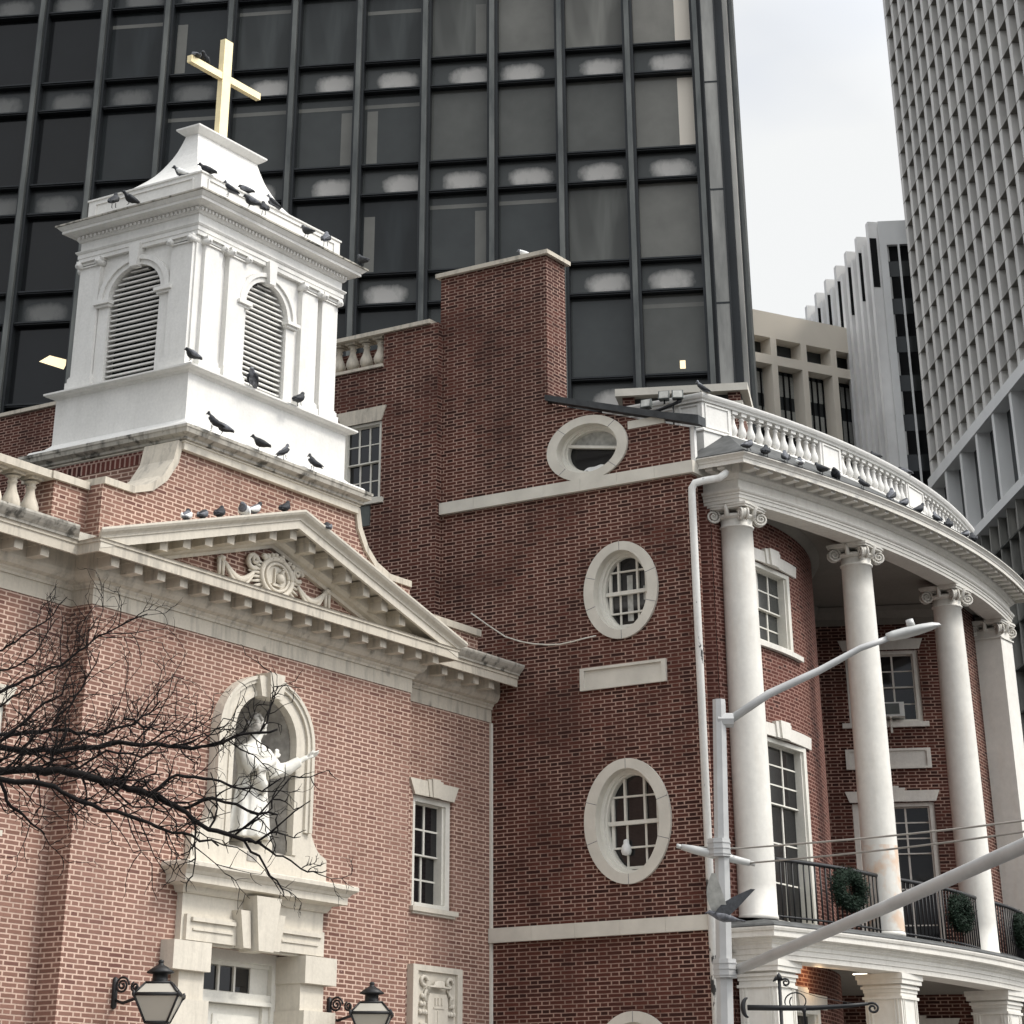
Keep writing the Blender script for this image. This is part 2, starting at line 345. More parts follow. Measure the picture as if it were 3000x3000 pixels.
# ================================================================== church
YW, YP = 16.267, 15.98; XL, XR = 17.26, 22.83
CH = thing('church', (20, 16.2, -1.05), 'red brick church with stone pediment, statue niche and white belfry', 'church')
FP = Fr((0, YP), (1, 0), (0, -1)); FWg = Fr((0, YW), (1, 0), (0, -1))
def niche_arch(cx, w, zs, rise, z0, n=14): return [(cx - w, z0), (cx + w, z0)] + arc(cx, zs, w, rise, 0, PI, n)
NX = 20.04
NICHE = niche_arch(NX, .535, 4.15, .43, 3.05)
DOOR = rect(19.22, 20.80, -1.05, 2.14)
m = MB(); m.prism(FP, rect(XL, XR, -1.05, 5.06), [NICHE, DOOR], -.35, 0)
m.prism(FWg, [(6, -1.05), (XL, -1.05), (XL, 5.06), (6, 5.06)], [rect(15.75, 16.5, 2.9, 4.0)], -.3, 0)
m.prism(FWg, rect(XR, 25.0, -1.05, 5.06), [rect(23.33, 24.15, 2.83, 4.02)], -.3, 0)
# parapet piers and attic behind the pediment (all brick); far side of the body
m.box(16.78, 17.3, 16.2, 16.55, 5.6, 6.2); m.box(23.95, 24.6, 16.2, 16.55, 5.6, 6.0)
AT = [(17.28, 5.4), (22.80, 5.4), (22.80, 6.22), (22.35, 6.24)]
rampR = [(22.80, 6.24), (22.35, 6.24), (22.05, 6.33), (21.84, 6.48), (21.68, 6.70), (21.62, 6.93)]
rampL = [(40.08 - x, z) for x, z in rampR]
at = [(17.28, 5.4), (22.80, 5.4)] + rampR + rampL[::-1]
m.prism(Fr((0, 16.0), (1, 0), (0, -1)), at, [], -.42, 0)
m.box(18.44, 21.64, 16.35, 18.25, 5.0, 6.93)
part('wall', m, 'brick_church', CH)
m = MB(); m.add([(18.435, 16.42, 6.79), (18.435, 18.25, 6.79), (18.435, 18.25, 6.93), (18.435, 16.42, 6.93)], [(0, 1, 2, 3)])
part('soldier_course', m, 'brick_soldier', CH)
m = MB(); m.box(6, 24.9, 16.7, 34, 5.2, 5.5); part('roof', m, 'roof_dark', CH)
m = MB(); m.box(6, 24.9, 33.6, 34, -1.05, 5.4); m.box(6, 6.3, 16.4, 34, -1.05, 5.4); part('rear_wall', m, 'brick_church', CH)
# --- stone frieze, bed mould, corona, cyma in one mitred sweep round the projecting bay
plan = [(6, YW), (XL, YW), (XL, YP), (XR, YP), (XR, YW), (24.995, YW)]
m = MB()
m.sweep(plan, [(-.05, 5.04), (.012, 5.04), (.012, 5.19), (.03, 5.19), (.03, 5.215), (.05, 5.235), (.05, 5.25), (.10, 5.27), (.13, 5.31), (.14, 5.345), (.14, 5.505), (.37, 5.505), (.37, 5.425), (.40, 5.425), (.40, 5.515), (.415, 5.52), (.415, 5.545), (.43, 5.55), (.10, 5.56)], side=1)
part('cornice', m, 'limestone', CH)
cor = CH.children[-1]
m = MB()   # cyma only on the wings (the pediment replaces it in the middle)
cy = [(.40, 5.55), (.435, 5.555), (.44, 5.575), (.47, 5.60), (.50, 5.635), (.51, 5.655), (.51, 5.675), (0, 5.70)]
m.sweep([(6, YW), (XL, YW), (XL, YP)], cy); m.sweep([(XR, YW), (24.995 + .0, YW)], cy)
part('cornice_crown', m, 'limestone_top', CH)
# end of the right cornice
m = MB(); m.box(24.72, 24.86, 15.72, 15.9, 5.66, 5.75); 
mo = MB(); mo.box(-.06, .06, -.185, .02, -.16, -.04); mo.box(-.075, .075, -.20, .02, -.06, 0); mod_me = mo.make('modillion', 'limestone')
for k in range(-1, 17): inst('modillion', mod_me, cor, (17.19 + .355 * k if k >= 0 else 17.02, YP - .14, 5.504)) if 0 <= k < 17 else None
for x in (15.75, 16.11, 16.48, 15.39, 23.48, 23.83, 24.17, 24.52): inst('modillion', mod_me, cor, (x, YW - .14, 5.504))
# --- pediment
XA, ZA = 20.045, 6.50; x0p, x1p, zb = 16.78, 23.31, 5.625
def rake_prof(prof):
    rows = []
    sl_ = (ZA - zb) / (XA - x0p)
    for o, dz in prof:
        xx = max(0, .49 - o); rows.append([(x0p + xx, YP - o, zb + dz + sl_ * xx), (XA, YP - o, ZA + dz), (x1p - xx, YP - o, zb + dz + sl_ * xx)])
    return rows
m = MB()
rows = rake_prof([(0, -.02), (.49, 0), (.49, -.022), (.475, -.045), (.43, -.075), (.42, -.09), (.42, -.105), (.405, -.11), (.405, -.195), (.37, -.195), (.37, -.12), (.14, -.12), (.14, -.275), (.12, -.29), (.10, -.31), (.05, -.325), (.04, -.36), (-.02, -.36)])
k = len(rows); vs = [p for r in rows for p in r]
m.add(vs, [(3 * i + j, 3 * i + j + 1, 3 * (i + 1) + j + 1, 3 * (i + 1) + j) for i in range(k - 1) for j in range(2)])
m.add([r[0] for r in rows], [tuple(range(k))]); m.add([r[2] for r in rows], [tuple(range(k))])
m.box(XL + .05, XR - .05, YP, YP + .2, 5.5, 5.62)
part('pediment', m, 'limestone_clean', CH); ped = CH.children[-1]
slope = (ZA - zb) / (XA - x0p)
for x in (17.90, 18.26, 18.61, 18.97, 19.33, 19.69, 20.05, 20.40, 20.75, 21.1, 21.45, 21.81, 22.17):
    inst('modillion', mod_me, ped, (x, YP - .14, ZA - .121 - slope * abs(x - XA) - (.02 if abs(x - XA) < .1 else .0)))
m = MB(); m.add([(x0p + .6, YP + .01, 5.5), (x1p - .6, YP + .01, 5.5), (XA, YP + .01, ZA - .3)], [(0, 1, 2)]); part('tympanum', m, 'brick_church', CH); tym = CH.children[-1]
# carved cartouche with rays, scrolls and garlands
m = MB(); cx, cz = 20.12, 5.83
def torus(m, cx, cz, a, b, r, y, n=28, t0=0, t1=2 * PI, rr=None):
    pts = [(cx + a * math.cos(t0 + (t1 - t0) * i / n), y, cz + b * math.sin(t0 + (t1 - t0) * i / n)) for i in range(n + 1)]
    m.tube(pts, rr or r, 7, cap=True)
YT = YP - .01
torus(m, cx, cz, .27, .195, .032, YT - .05); torus(m, cx, cz, .20, .145, .018, YT - .06)
m.prism(Fr((0, YT), (1, 0), (0, -1)), ell(cx, cz, .25, .18, 28), [], -.02, .045)
for i in range(34):
    t = 2 * PI * i / 34
    if .55 < math.sin(t): continue
    a = Vector((cx + .30 * math.cos(t), YT - .03, cz + .215 * math.sin(t))); b_ = Vector((cx + .46 * math.cos(t), YT - .015, cz + .30 * math.sin(t)))
    if b_.z > ZA - .36 - slope * abs(b_.x - XA) - .02 or b_.z < 5.55: b_ = a.lerp(b_, .45)
    m.tube([a, b_], [.022, .012], 5)
for sx in (-1, 1):
    torus(m, cx + sx * .40, cz + .10, .085, .07, .028, YT - .03, 16, 0, 1.7 * PI)
    torus(m, cx + sx * .38, cz + .12, .035, .03, .02, YT - .04, 10)
    m.tube([(cx + sx * (.40 + .50 * t), YT - .04, cz - .02 - .13 * math.sin(PI * t) + .02 * t) for t in [i / 10 for i in range(11)]], [.02 + .024 * math.sin(PI * i / 10) for i in range(11)], 7)
    m.tube([(cx + sx * (.42 + .46 * t), YT - .05, cz - .06 - .15 * math.sin(PI * t) + .02 * t) for t in [i / 10 for i in range(11)]], [.012 + .02 * math.sin(PI * i / 10) for i in range(11)], 6)
    for dx in (.92, .985): m.tube([(cx + sx * dx, YT - .03, cz + .03), (cx + sx * dx, YT - .04, cz - .17)], [.03, .018], 6)
    m.lathe((cx + sx * .95, YT - .04, cz + .03), [(0, -.035), (.04, -.02), (.045, .01), (0, .035)], 8)
for i in range(16):
    t = rnd.uniform(-.28, .28); m.lathe((cx + t, YT - .06, cz + .215 - abs(t) * .12 + rnd.uniform(-.02, .03)), [(0, -.03), (.03, -.012), (.03, .012), (0, .03)], 7)
# bird and lamp shape in the oval
m.lathe((cx + .03, YT - .07, cz - .01), [(0, -.06), (.05, -.04), (.06, 0), (.04, .04), (0, .06)], 10); m.tube([(cx + .03, YT - .08, cz + .03), (cx + .07, YT - .09, cz + .08), (cx + .05, YT - .1, cz + .09)], [.03, .02, .012], 7)
m.box(cx - .09, cx + .07, YT - .08, YT - .04, cz - .10, cz - .075); m.box(cx - .06, cx - .045, YT - .075, YT - .045, cz - .07, cz + .09)
part('carved_cartouche', m, 'limestone_clean', tym)
# --- stone copings: parapets and the concave ramps under the belfry
m = MB(); F16 = Fr((0, 16.0), (1, 0), (0, -1))
for rp, s_ in ((rampR, 1), (rampL, -1)):
    m = MB(); top = []; N_ = len(rp)
    for i in range(N_):
        a, b = Vector(rp[max(i - 1, 0)]), Vector(rp[min(i + 1, N_ - 1)]); d = (b - a).normalized(); n_ = Vector((d.y, -d.x)) * (1 if s_ > 0 else -1)
        if n_.y < 0 and abs(n_.x) < .1: n_ = -n_
        top.append((rp[i][0] + n_.x * .09, rp[i][1] + n_.y * .07))
    q = list(rp) + top[::-1]; m.prism(F16, q, [], -.45, .03); part('ramp_coping', m, 'limestone', CH)
m = MB(); m.box(16.72, 17.27, 16.16, 16.6, 6.195, 6.27); m.box(6, 16.72, 16.18, 16.5, 6.195, 6.27); p2_ = MB(); p2_.box(22.80, 24.62, 16.16, 16.5, 6.0, 6.08); part('parapet_coping', p2_, 'limestone', CH); p2_ = MB(); p2_.box(22.8, 24.0, 16.2, 16.5, 5.66, 5.72); part('parapet_plinth', p2_, 'limestone', CH)
p2_ = MB(); p2_.box(6, 16.78, 16.14, 16.5, 5.66, 5.745); part('parapet_plinth', p2_, 'limestone', CH); part('parapet_coping', m, 'limestone', CH)
bal_prof = [(.088, 0), (.088, .03), (.05, .035), (.05, .05), (.075, .06), (.098, .10), (.10, .14), (.085, .19), (.058, .25), (.045, .30), (.043, .335), (.055, .345), (.055, .355), (.045, .36), (.045, .38), (.065, .395), (.08, .40), (.085, .42), (.085, .445)]
mb_ = MB(); mb_.lathe((0, 0, 0), bal_prof[2:-2], 14); mb_.box(-.09, .09, -.09, .09, 0, .03); mb_.box(-.088, .088, -.088, .088, .42, .45); bal_me = mb_.make('baluster', 'limestone')
cop = CH.children[-1]
for i in range(9): inst('baluster', bal_me, cop, (16.60 - .265 * i, 16.34, 5.745))
for i in range(5): inst('baluster', bal_me, cop, (23.80 - .24 * i, 16.34, 5.71), scale=(.8, .8, .65))
# --- belfry
XC, YC = 20.04, 17.05
def bplan(h): return [(XC - h, YC - (h - .49)), (XC + h, YC - (h - .49)), (XC + h, YC + (h - .49)), (XC - h, YC + (h - .49))]
def ring(m, prof):      # closed mitred moulding round the belfry; out measured from h = 0 half width
    m.sweep(bplan(1.0), [(o - 1.0, z) for o, z in prof], closed=True)
m = MB(); ring(m, [(1.50, 6.86), (1.60, 6.86), (1.60, 6.935), (1.615, 6.94), (1.615, 6.955), (1.60, 6.96)]); part('belfry_band', m, 'limestone_clean', CH)
m = MB(); ring(m, [(1.60, 6.955), (1.64, 6.965), (1.64, 6.99), (1.66, 7.0), (1.70, 7.02), (1.71, 7.06), (1.72, 7.07), (1.72, 7.10), (1.45, 7.13)]); part('belfry_ledge', m, 'limestone_top', CH)
m = MB(); ring(m, [(1.66, 7.115), (1.64, 7.15), (1.53, 7.19), (1.48, 7.235), (1.467, 7.25), (1.467, 7.77), (1.48, 7.775), (1.50, 7.795), (1.55, 7.80), (1.575, 7.815), (1.575, 7.835), (1.42, 7.87), (1.30, 7.88)]); part('belfry_base', m, 'white_paint', CH)
# shaft with arched openings on every side
m = MB(); hx, hy = 1.345, .855
FR = Fr((XC, YC - hy), (1, 0), (0, -1)); FL = Fr((XC - hx, YC), (0, 1), (-1, 0)); FB = Fr((XC, YC + hy), (-1, 0), (0, 1)); FE = Fr((XC + hx, YC), (0, -1), (1, 0))
def bopen(c, wd): return niche_arch(c, wd, 8.87, .36, 7.9)
for F, hw, cc, wd in ((FR, hx, -.05, .40), (FB, hx, 0, .40), (FL, hy, 0, .40), (FE, hy, 0, .40)):
    m.prism(F, rect(-hw, hw, 7.86, 9.50), [bopen(cc, wd)], -.14, 0)
part('belfry', m, 'white_paint', CH); bel = CH.children[-1]
for F, cc, wd in ((FR, -.05, .40), (FL, 0, .40), (FB, 0, .4), (FE, 0, .4)):
    m = MB()
    for i in range(22):
        z = 7.93 + i * .0600; zt = z + .02
        ww = wd if zt < 8.87 else wd * math.sqrt(max(0, 1 - ((zt - 8.87) / .36) ** 2))
        if ww < .05: continue
        v = [F.p(cc - ww, -.09, z + .012), F.p(cc + ww, -.09, z + .012), F.p(cc + ww, -.02, z), F.p(cc - ww, -.02, z)]
        v += [p - Vector((0, 0, .018)) for p in v]; m.add(v, [(0, 1, 2, 3), (4, 5, 6, 7), (3, 2, 6, 7)])
    part('louvre', m, 'white_paint', bel)
m = MB(); m.box(XC - 1.2, XC + 1.2, YC - .72, YC + .72, 7.88, 9.4); part('bell_chamber', m, 'black_void', CH)
# archivolts, imposts, keystones
for F, cc, wd in ((FR, -.05, .40), (FL, 0, .40)):
    m = MB()
    for r0, r1, o in ((.0, .085, .045), (.075, .14, .07)):
        q0 = arc(cc, 8.87, wd + r0, .36 + r0 * .75, 0, PI, 16); q1 = arc(cc, 8.87, wd + r1, .36 + r1 * .75, 0, PI, 16)
        m.prism(F, q0 + q1[::-1], [], 0, o)
    for s_ in (-1, 1):
        x_ = cc + s_ * (wd + .06); m.fbox(F, x_ - .075, x_ + .075, 0, .035, 7.9, 8.80); m.fbox(F, x_ - .10, x_ + .10, 0, .07, 8.80, 8.83); m.fbox(F, x_ - .12, x_ + .12, 0, .10, 8.83, 8.87)
    m.prism(F, [(cc - .055, 9.20), (cc + .055, 9.20), (cc + .08, 9.47), (cc - .08, 9.47)], [], 0, .11)
    part('arch_trim', m, 'white_paint', bel)
def pil_mesh(wd):
    p = MB(); h = wd / 2; F = Fr((0, 0), (1, 0), (0, -1))
    p.fbox(F, -h - .035, h + .035, -.03, .105, 7.88, 7.96); p.fbox(F, -h - .02, h + .02, -.03, .09, 7.96, 8.01); p.fbox(F, -h - .01, h + .01, -.03, .078, 8.01, 8.03)
    p.fbox(F, -h, h, -.03, .065, 8.03, 9.33); p.fbox(F, -h + .005, h - .005, -.03, .085, 9.33, 9.345)
    p.fbox(F, -h - .03, h + .03, -.03, .115, 9.395, 9.42); p.fbox(F, -h - .02, h + .02, -.03, .085, 9.36, 9.395)
    for s_ in (-1, 1):
        p.tube([F.p(s_ * (h - .005), -.02, 9.365), F.p(s_ * (h - .005), .125, 9.365)], .042, 12); p.tube([F.p(s_ * (h - .005), .12, 9.365), F.p(s_ * (h - .005), .14, 9.365)], .018, 8)
    return p.make('pilaster', 'white_paint')
pm = pil_mesh(.31)
for x in (-1.10, -.66, .74, 1.14): inst('pilaster', pm, bel, (XC + x, YC - hy, 0))
for x in (-.70, .70): inst('pilaster', pm, bel, (XC - hx, YC + x, 0), rz=-PI / 2)
for x in (-1.14, -.7, .7, 1.14): inst('pilaster', pm, bel, (XC + x, YC + hy, 0), rz=PI)
m = MB()
m.box(XC - hx - .02, XC - hx + .1, YC - hy - .02, YC - hy + .1, 7.9, 9.45)
ring(m, [(1.33, 9.42), (1.40, 9.42), (1.40, 9.465), (1.41, 9.47), (1.41, 9.52), (1.42, 9.525), (1.435, 9.545), (1.435, 9.555), (1.39, 9.56), (1.39, 9.67), (1.41, 9.675), (1.43, 9.70)]); part('entablature', m, 'white_paint', bel)
# dentils and cornice
for F, hw, o in ((FR, 1.40, .075), (FL, .91, .075)):
    m = MB(); n_ = int(hw * 2 / .062)
    for i in range(n_ + 1): x_ = -hw + i * .062; m.fbox(F, x_ - .016, x_ + .016, .0, o + .035, 9.70, 9.735)
    part('dentils', m, 'white_paint', bel)
m = MB(); ring(m, [(1.38, 9.69), (1.43, 9.70), (1.43, 9.74), (1.46, 9.75), (1.50, 9.765), (1.56, 9.77), (1.56, 9.80), (1.57, 9.805), (1.595, 9.83), (1.61, 9.845)]); part('belfry_cornice', m, 'white_paint', CH)
m = MB(); ring(m, [(1.608, 9.846), (1.625, 9.85), (1.625, 9.868), (1.30, 9.93)]); part('cornice_lead', m, 'limestone_top', CH)
m = MB(); ring(m, [(1.33, 9.88), (1.37, 9.88), (1.37, 9.915), (1.36, 9.92), (1.36, 10.19), (1.375, 10.195), (1.375, 10.215), (1.33, 10.22)])
FRb = Fr((XC, YC - .87), (1, 0), (0, -1)); FLb = Fr((XC - 1.36, YC), (0, 1), (-1, 0))
for F, hw in ((FRb, 1.24), (FLb, .76)):
    for a_, b_, c_, d_ in ((-hw, hw, 10.135, 10.15), (-hw, hw, 9.965, 9.98), (-hw, -hw + .02, 9.98, 10.135), (hw - .02, hw, 9.98, 10.135)): m.fbox(F, a_, b_, -.01, .014, c_, d_)
part('roof_parapet', m, 'white_paint', CH)
m = MB(); pr = [(1.33, 10.2), (1.33, 10.215)]
pr += [(1.30, 10.225), (1.25, 10.256), (1.17, 10.30), (1.09, 10.352), (1.01, 10.411), (.94, 10.475), (.88, 10.535), (.825, 10.60), (.775, 10.675), (.73, 10.755), (.685, 10.845), (.65, 10.93), (.615, 11.04), (.598, 11.10)]
pr += [(.585, 11.15), (.61, 11.16), (.66, 11.20), (.675, 11.215), (.675, 11.235), (.60, 11.245), (.495, 11.25)]
ring(m, pr); m.box(XC - .56, XC + .56, YC - .09, YC + .09, 11.1, 11.245); part('belfry_roof', m, 'white_paint', CH)
m = MB(); m.box(19.875, 20.035, 16.98, 17.06, 11.24, 12.62); m.box(19.26, 19.874, 16.985, 17.055, 12.06, 12.15); m.box(20.036, 20.65, 16.985, 17.055, 12.06, 12.15); part('cross', m, 'gold', CH)
m = MB(); m.box(19.90, 20.01, 16.96, 17.08, 11.24, 11.28); m.lathe((21.25, 17.75, 10.2), [(.03, 0), (.03, .10), (.05, .10), (.05, .14), (0, .15)], 8); part('vent_pipe', m, 'belt_stone', CH)

# --- niche
m = MB(); rows = []
nseg = 16
for j in range(9):      # vertical part and half dome, one curved shell
    if j < 2: zz = 3.06 if j == 0 else 4.15; sc = 1.0
    else: a_ = (j - 1) / 7 * PI / 2; zz = 4.15 + .43 * math.sin(a_); sc = math.cos(a_)
    rows.append([(NX - .531 * sc * math.cos(PI * i / nseg), YP + .005 + .42 * sc * math.sin(PI * i / nseg), zz) for i in range(nseg + 1)])
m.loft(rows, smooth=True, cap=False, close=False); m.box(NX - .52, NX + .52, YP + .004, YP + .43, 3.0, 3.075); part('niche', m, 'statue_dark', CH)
nch = [(18.93, 2.86), (21.20, 2.86), (21.20, 3.07)] + [(20.87 + .33 * (1 - math.sin(t)), 3.09 + .42 * (1 - math.cos(t))) for t in [R(8 + 82 * i / 8) for i in range(9)]] + [(20.86, 4.15)] + arc(NX, 4.15, .82, .62, R(4), R(176), 18) + [(19.22, 4.15)]
nch += [(40.08 - x, z) for x, z in [(20.87 + .33 * (1 - math.sin(t)), 3.09 + .42 * (1 - math.cos(t))) for t in [R(8 + 82 * i / 8) for i in range(9)]][::-1]] + [(18.93, 3.07)]
m = MB(); m.prism(FP, nch, [NICHE], -.01, .075)
for r0, r1, o in ((-.004, .07, .05), (.18, .24, .105), (.235, .285, .125)):
    q0 = [(NX + .535 + r0, 3.3 if r0 > 0 else 3.064)] + arc(NX, 4.15, .535 + r0, .43 + r0 * .67, 0, PI, 18) + [(NX - .535 - r0, 3.3 if r0 > 0 else 3.064)]
    q1 = [(NX + .535 + r1, 3.3 if r0 > 0 else 3.064)] + arc(NX, 4.15, .535 + r1, .43 + r1 * .67, 0, PI, 18) + [(NX - .535 - r1, 3.3 if r0 > 0 else 3.064)]
    m.prism(FP, q0 + q1[::-1], [], .07 if r0 > 0 else .001, o + (.0 if r0 > 0 else .04))
m.prism(FP, [(19.86, 4.545), (20.21, 4.545), (20.27, 4.745), (19.80, 4.745)], [], 0, .15); m.prism(FP, [(19.95, 4.54), (20.12, 4.54), (20.18, 4.79), (19.92, 4.79)], [], 0, .20)
part('niche_surround', m, 'limestone_clean', CH)
m = MB(); m.fbox(FP, 19.82, 20.30, -.30, .03, 3.06, 3.17); part('statue_plinth', m, 'limestone_clean', CH)
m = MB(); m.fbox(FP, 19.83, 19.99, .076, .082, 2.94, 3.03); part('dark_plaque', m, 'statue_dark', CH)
# --- door surround
m = MB(); m.sweep([(18.86, YP + .02), (18.86, YP - .06), (21.18, YP - .06), (21.18, YP + .02)], [(-.02, 2.56), (.03, 2.56), (.05, 2.58), (.07, 2.62), (.19, 2.64), (.19, 2.71), (.20, 2.715), (.22, 2.74), (.26, 2.765), (.275, 2.775), (.275, 2.81), (.26, 2.82), (-.02, 2.86)]); part('door_hood', m, 'limestone_clean', CH)
m = MB(); m.prism(FP, [(18.86, 2.14), (19.2, 2.14), (19.2, 1.0), (18.9, 1.0), (18.9, -1.05), (19.215, -1.05), (19.215, 2.12), (20.805, 2.12), (20.805, -1.05), (21.15, -1.05), (21.15, 2.14), (21.18, 2.14), (21.18, 2.58), (18.86, 2.58)], [], -.02, .07)
for a_, b_, c_, d_, o in ((18.90, 19.68, 2.14, 2.37, .11), (20.36, 21.16, 2.14, 2.37, .11), (18.99, 19.62, 2.16, 2.30, .085), (20.42, 21.05, 2.16, 2.30, .085), (18.96, 19.64, 2.31, 2.345, .14), (20.4, 21.1, 2.31, 2.345, .14), (18.99, 19.62, 2.23, 2.25, .125), (20.42, 21.05, 2.23, 2.25, .125)): m.fbox(FP, a_, b_, .0, o, c_, d_)
m.prism(FP, [(19.87, 2.10), (20.11, 2.10), (20.21, 2.60), (19.80, 2.60)], [], 0, .26)
m.prism(FP, [(19.71, 2.12), (19.83, 2.12), (19.795, 2.46), (19.64, 2.46)], [], 0, .19); m.prism(FP, [(20.17, 2.12), (20.30, 2.12), (20.38, 2.46), (20.22, 2.46)], [], 0, .19)
for z0_, z1_ in ((1.87, 2.125), (1.36, 1.62), (.85, 1.11), (.3, .58), (-.3, 0)):
    m.fbox(FP, 18.66, 19.235, -.315, .17, z0_, z1_); m.fbox(FP, 20.775, 21.32, -.315, .17, z0_, z1_)
m.fbox(FP, 20.79, 21.19, -.31, .10, -1.04, 2.118); m.fbox(FP, 18.84, 19.225, -.31, .10, -1.04, 2.118)
part('door_surround', m, 'limestone_clean', CH)
m = MB(); FD = Fr((0, YP + .32), (1, 0), (0, -1))
m.fbox(FD, 19.2, 20.95, -.03, 0, -1.05, 2.2)
for a_, b_, c_, d_, o in ((19.22, 20.93, 2.04, 2.14, .10), (20.72, 20.93, -1.05, 2.04, .10), (19.22, 19.55, -1.05, 2.04, .10), (19.55, 20.72, 1.69, 1.76, .09), (19.55, 20.72, 2.0, 2.04, .06), (19.6, 19.66, 1.76, 2.0, .05), (20.43, 20.72, 1.76, 2.0, .04), (19.90, 19.93, 1.76, 2.0, .045), (20.155, 20.185, 1.76, 2.0, .045), (19.55, 20.72, 1.655, 1.69, .12), (20.62, 20.72, -1.05, 1.66, .07), (19.55, 19.74, -1.05, 1.66, .07)): m.fbox(FD, a_, b_, 0, o, c_, d_)
part('door_frame', m, 'trim_white', CH)
m = MB(); m.fbox(FD, 19.66, 20.43, .0, .02, 1.775, 1.99); part('transom_glass', m, 'glass', CH)
m = MB(); m.fbox(FD, 19.74, 20.62, .0, .03, -1.0, 1.65)
for a_, b_, c_, d_ in ((19.85, 20.5, 1.1, 1.56), (19.85, 20.5, .3, 1.0)):
    for e_, o in ((0, .045), (.05, .033), (.09, .05)): m.fbox(FD, a_ + e_, b_ - e_, .03, o, c_ + e_ * .7, d_ - e_ * .7)
part('door', m, 'trim_white', CH); m = MB(); m.lathe((20.56, YP + .24, .3), [(0, -.02), (.03, -.01), (.03, .01), (0, .02)], 10); part('door_handle', m, 'iron', CH.children[-1])

# ---------------------------------------------------------------- windows
def sash_window(par, F, h0, h1, z0, z1, cols=2, rows=2, rec=.10, fw=.05, meet=None, curtain=True, glass='glass', casing='trim_white', mun=.012, o_in=0.0):
    """double hung window: frame, two sashes with glazing bars, two panes, curtain"""
    zm = meet if meet is not None else (z0 + z1) / 2
    m = MB(); fz = fw * .7
    for a, b, c, d, o in ((h0, h0 + fw, z0, z1, 0), (h1 - fw, h1, z0, z1, 0), (h0 + fw, h1 - fw, z1 - fz, z1, 0), (h0 + fw, h1 - fw, z0, z0 + fz * .8, .01), (h0 + fw, h0 + fw * 1.4, z0 + fz, z1 - fz, -.03), (h1 - fw * 1.4, h1 - fw, z0 + fz, z1 - fz, -.03)):
        m.fbox(F, a, b, -rec - .05, -rec * .25 + o + o_in, c, d)
    part('window', m, casing, par); wdw = par.children[-1]
    a0, a1, b0, b1 = h0 + fw, h1 - fw, z0 + fz, z1 - fz
    for (c, d, o) in ((zm - .008, b1, -rec), (b0 - fz * .3, zm + .008, -rec - .035)):
        m = MB(); s = .022
        m.fbox(F, a0, a0 + s, o - .02, o + .012, c, d); m.fbox(F, a1 - s, a1, o - .02, o + .012, c, d); m.fbox(F, a0 + s, a1 - s, o - .02, o + .012, c, c + s * .75); m.fbox(F, a0 + s, a1 - s, o - .02, o + .012, d - s * .75, d)
        for i in range(1, cols): x = a0 + s + (a1 - a0 - 2 * s) * i / cols; m.fbox(F, x - mun, x + mun, o - .018, o + .006, c + s * .7, d - s * .7)
        for i in range(1, rows): z = c + (d - c) * i / rows; m.fbox(F, a0 + s, a1 - s, o - .016, o + .004, z - mun * .6, z + mun * .6)
        part('sash', m, casing, wdw)
        m = MB(); m.fbox(F, a0 + .004, a1 - .004, o - .012, o - .008, c + .004, d - .004); part('pane', m, glass, wdw)
    if curtain:
        m = MB(); n = 18
        for (x0, x1) in ((a0 + (a1 - a0) * .62, a1),) if curtain == 'right' else ((a0, a0 + (a1 - a0) * .3), (a0 + (a1 - a0) * .62, a1)):
            r0 = [F.p(x0 + (x1 - x0) * i / n, -rec - .07 + .012 * math.sin(i * 1.9), z0 + .02) for i in range(n + 1)]; r1 = [p + Vector((0, 0, z1 - z0 - .04)) for p in r0]
            m.loft([r0, r1], close=False, cap=False)
        part('curtain', m, 'curtain', wdw)
    return wdw
def flared_lintel(m, F, h0, h1, z0, z1, fl=.10, o=.03, key=.18, keyz=.03):
    c = (h0 + h1) / 2
    m.prism(F, [(h0, z0), (h1, z0), (h1 + fl, z1), (h0 - fl, z1)], [], -.02, o)
    if key: m.prism(F, [(c - key * .36, z0 - .001), (c + key * .36, z0 - .001), (c + key * .5, z1 + keyz), (c - key * .5, z1 + keyz)], [], 0, o + .025); m.prism(F, [(c - key * .7, z0), (c - key * .36, z0), (c - key * .5, z1 + keyz * .6), (c - key * .95, z1 + keyz * .6)], [], 0, o + .012); m.prism(F, [(c + key * .7, z0), (c + key * .36, z0), (c + key * .5, z1 + keyz * .6), (c + key * .95, z1 + keyz * .6)], [], 0, o + .012)
def room(m, F, h0, h1, z0, z1, d=.5): m.prism(F, rect(h0, h1, z0, z1), [], -d, -d + .001)
for (h0, h1, z0, z1) in ((23.33, 24.15, 2.83, 4.02), (15.75, 16.5, 2.9, 4.0)):
    sash_window(CH, FWg, h0, h1, z0, z1, 2, 2, rec=.13, fw=.09, mun=.016, meet=z0 + .57)
    m = MB(); flared_lintel(m, FWg, h0, h1, z1, z1 + .17, .10, .03, .17); part('lintel', m, 'limestone_clean', CH)
    m = MB(); m.fbox(FWg, h0 - .04, h1 + .08, -.05, .05, z0 - .05, z0); m.fbox(FWg, h0 - .01, h1 + .05, -.05, .025, z0 - .075, z0 - .05); part('sill', m, 'limestone_clean', CH)
    m = MB(); room(m, FWg, h0 - .1, h1 + .1, z0 - .1, z1 + .1, .28); part('dark_room', m, 'black_void', CH)
m = MB(); m.fbox(FWg, 15.75, 16.60, -.05, .03, 1.9, 2.2); part('blind_panel', m, 'limestone_clean', CH)
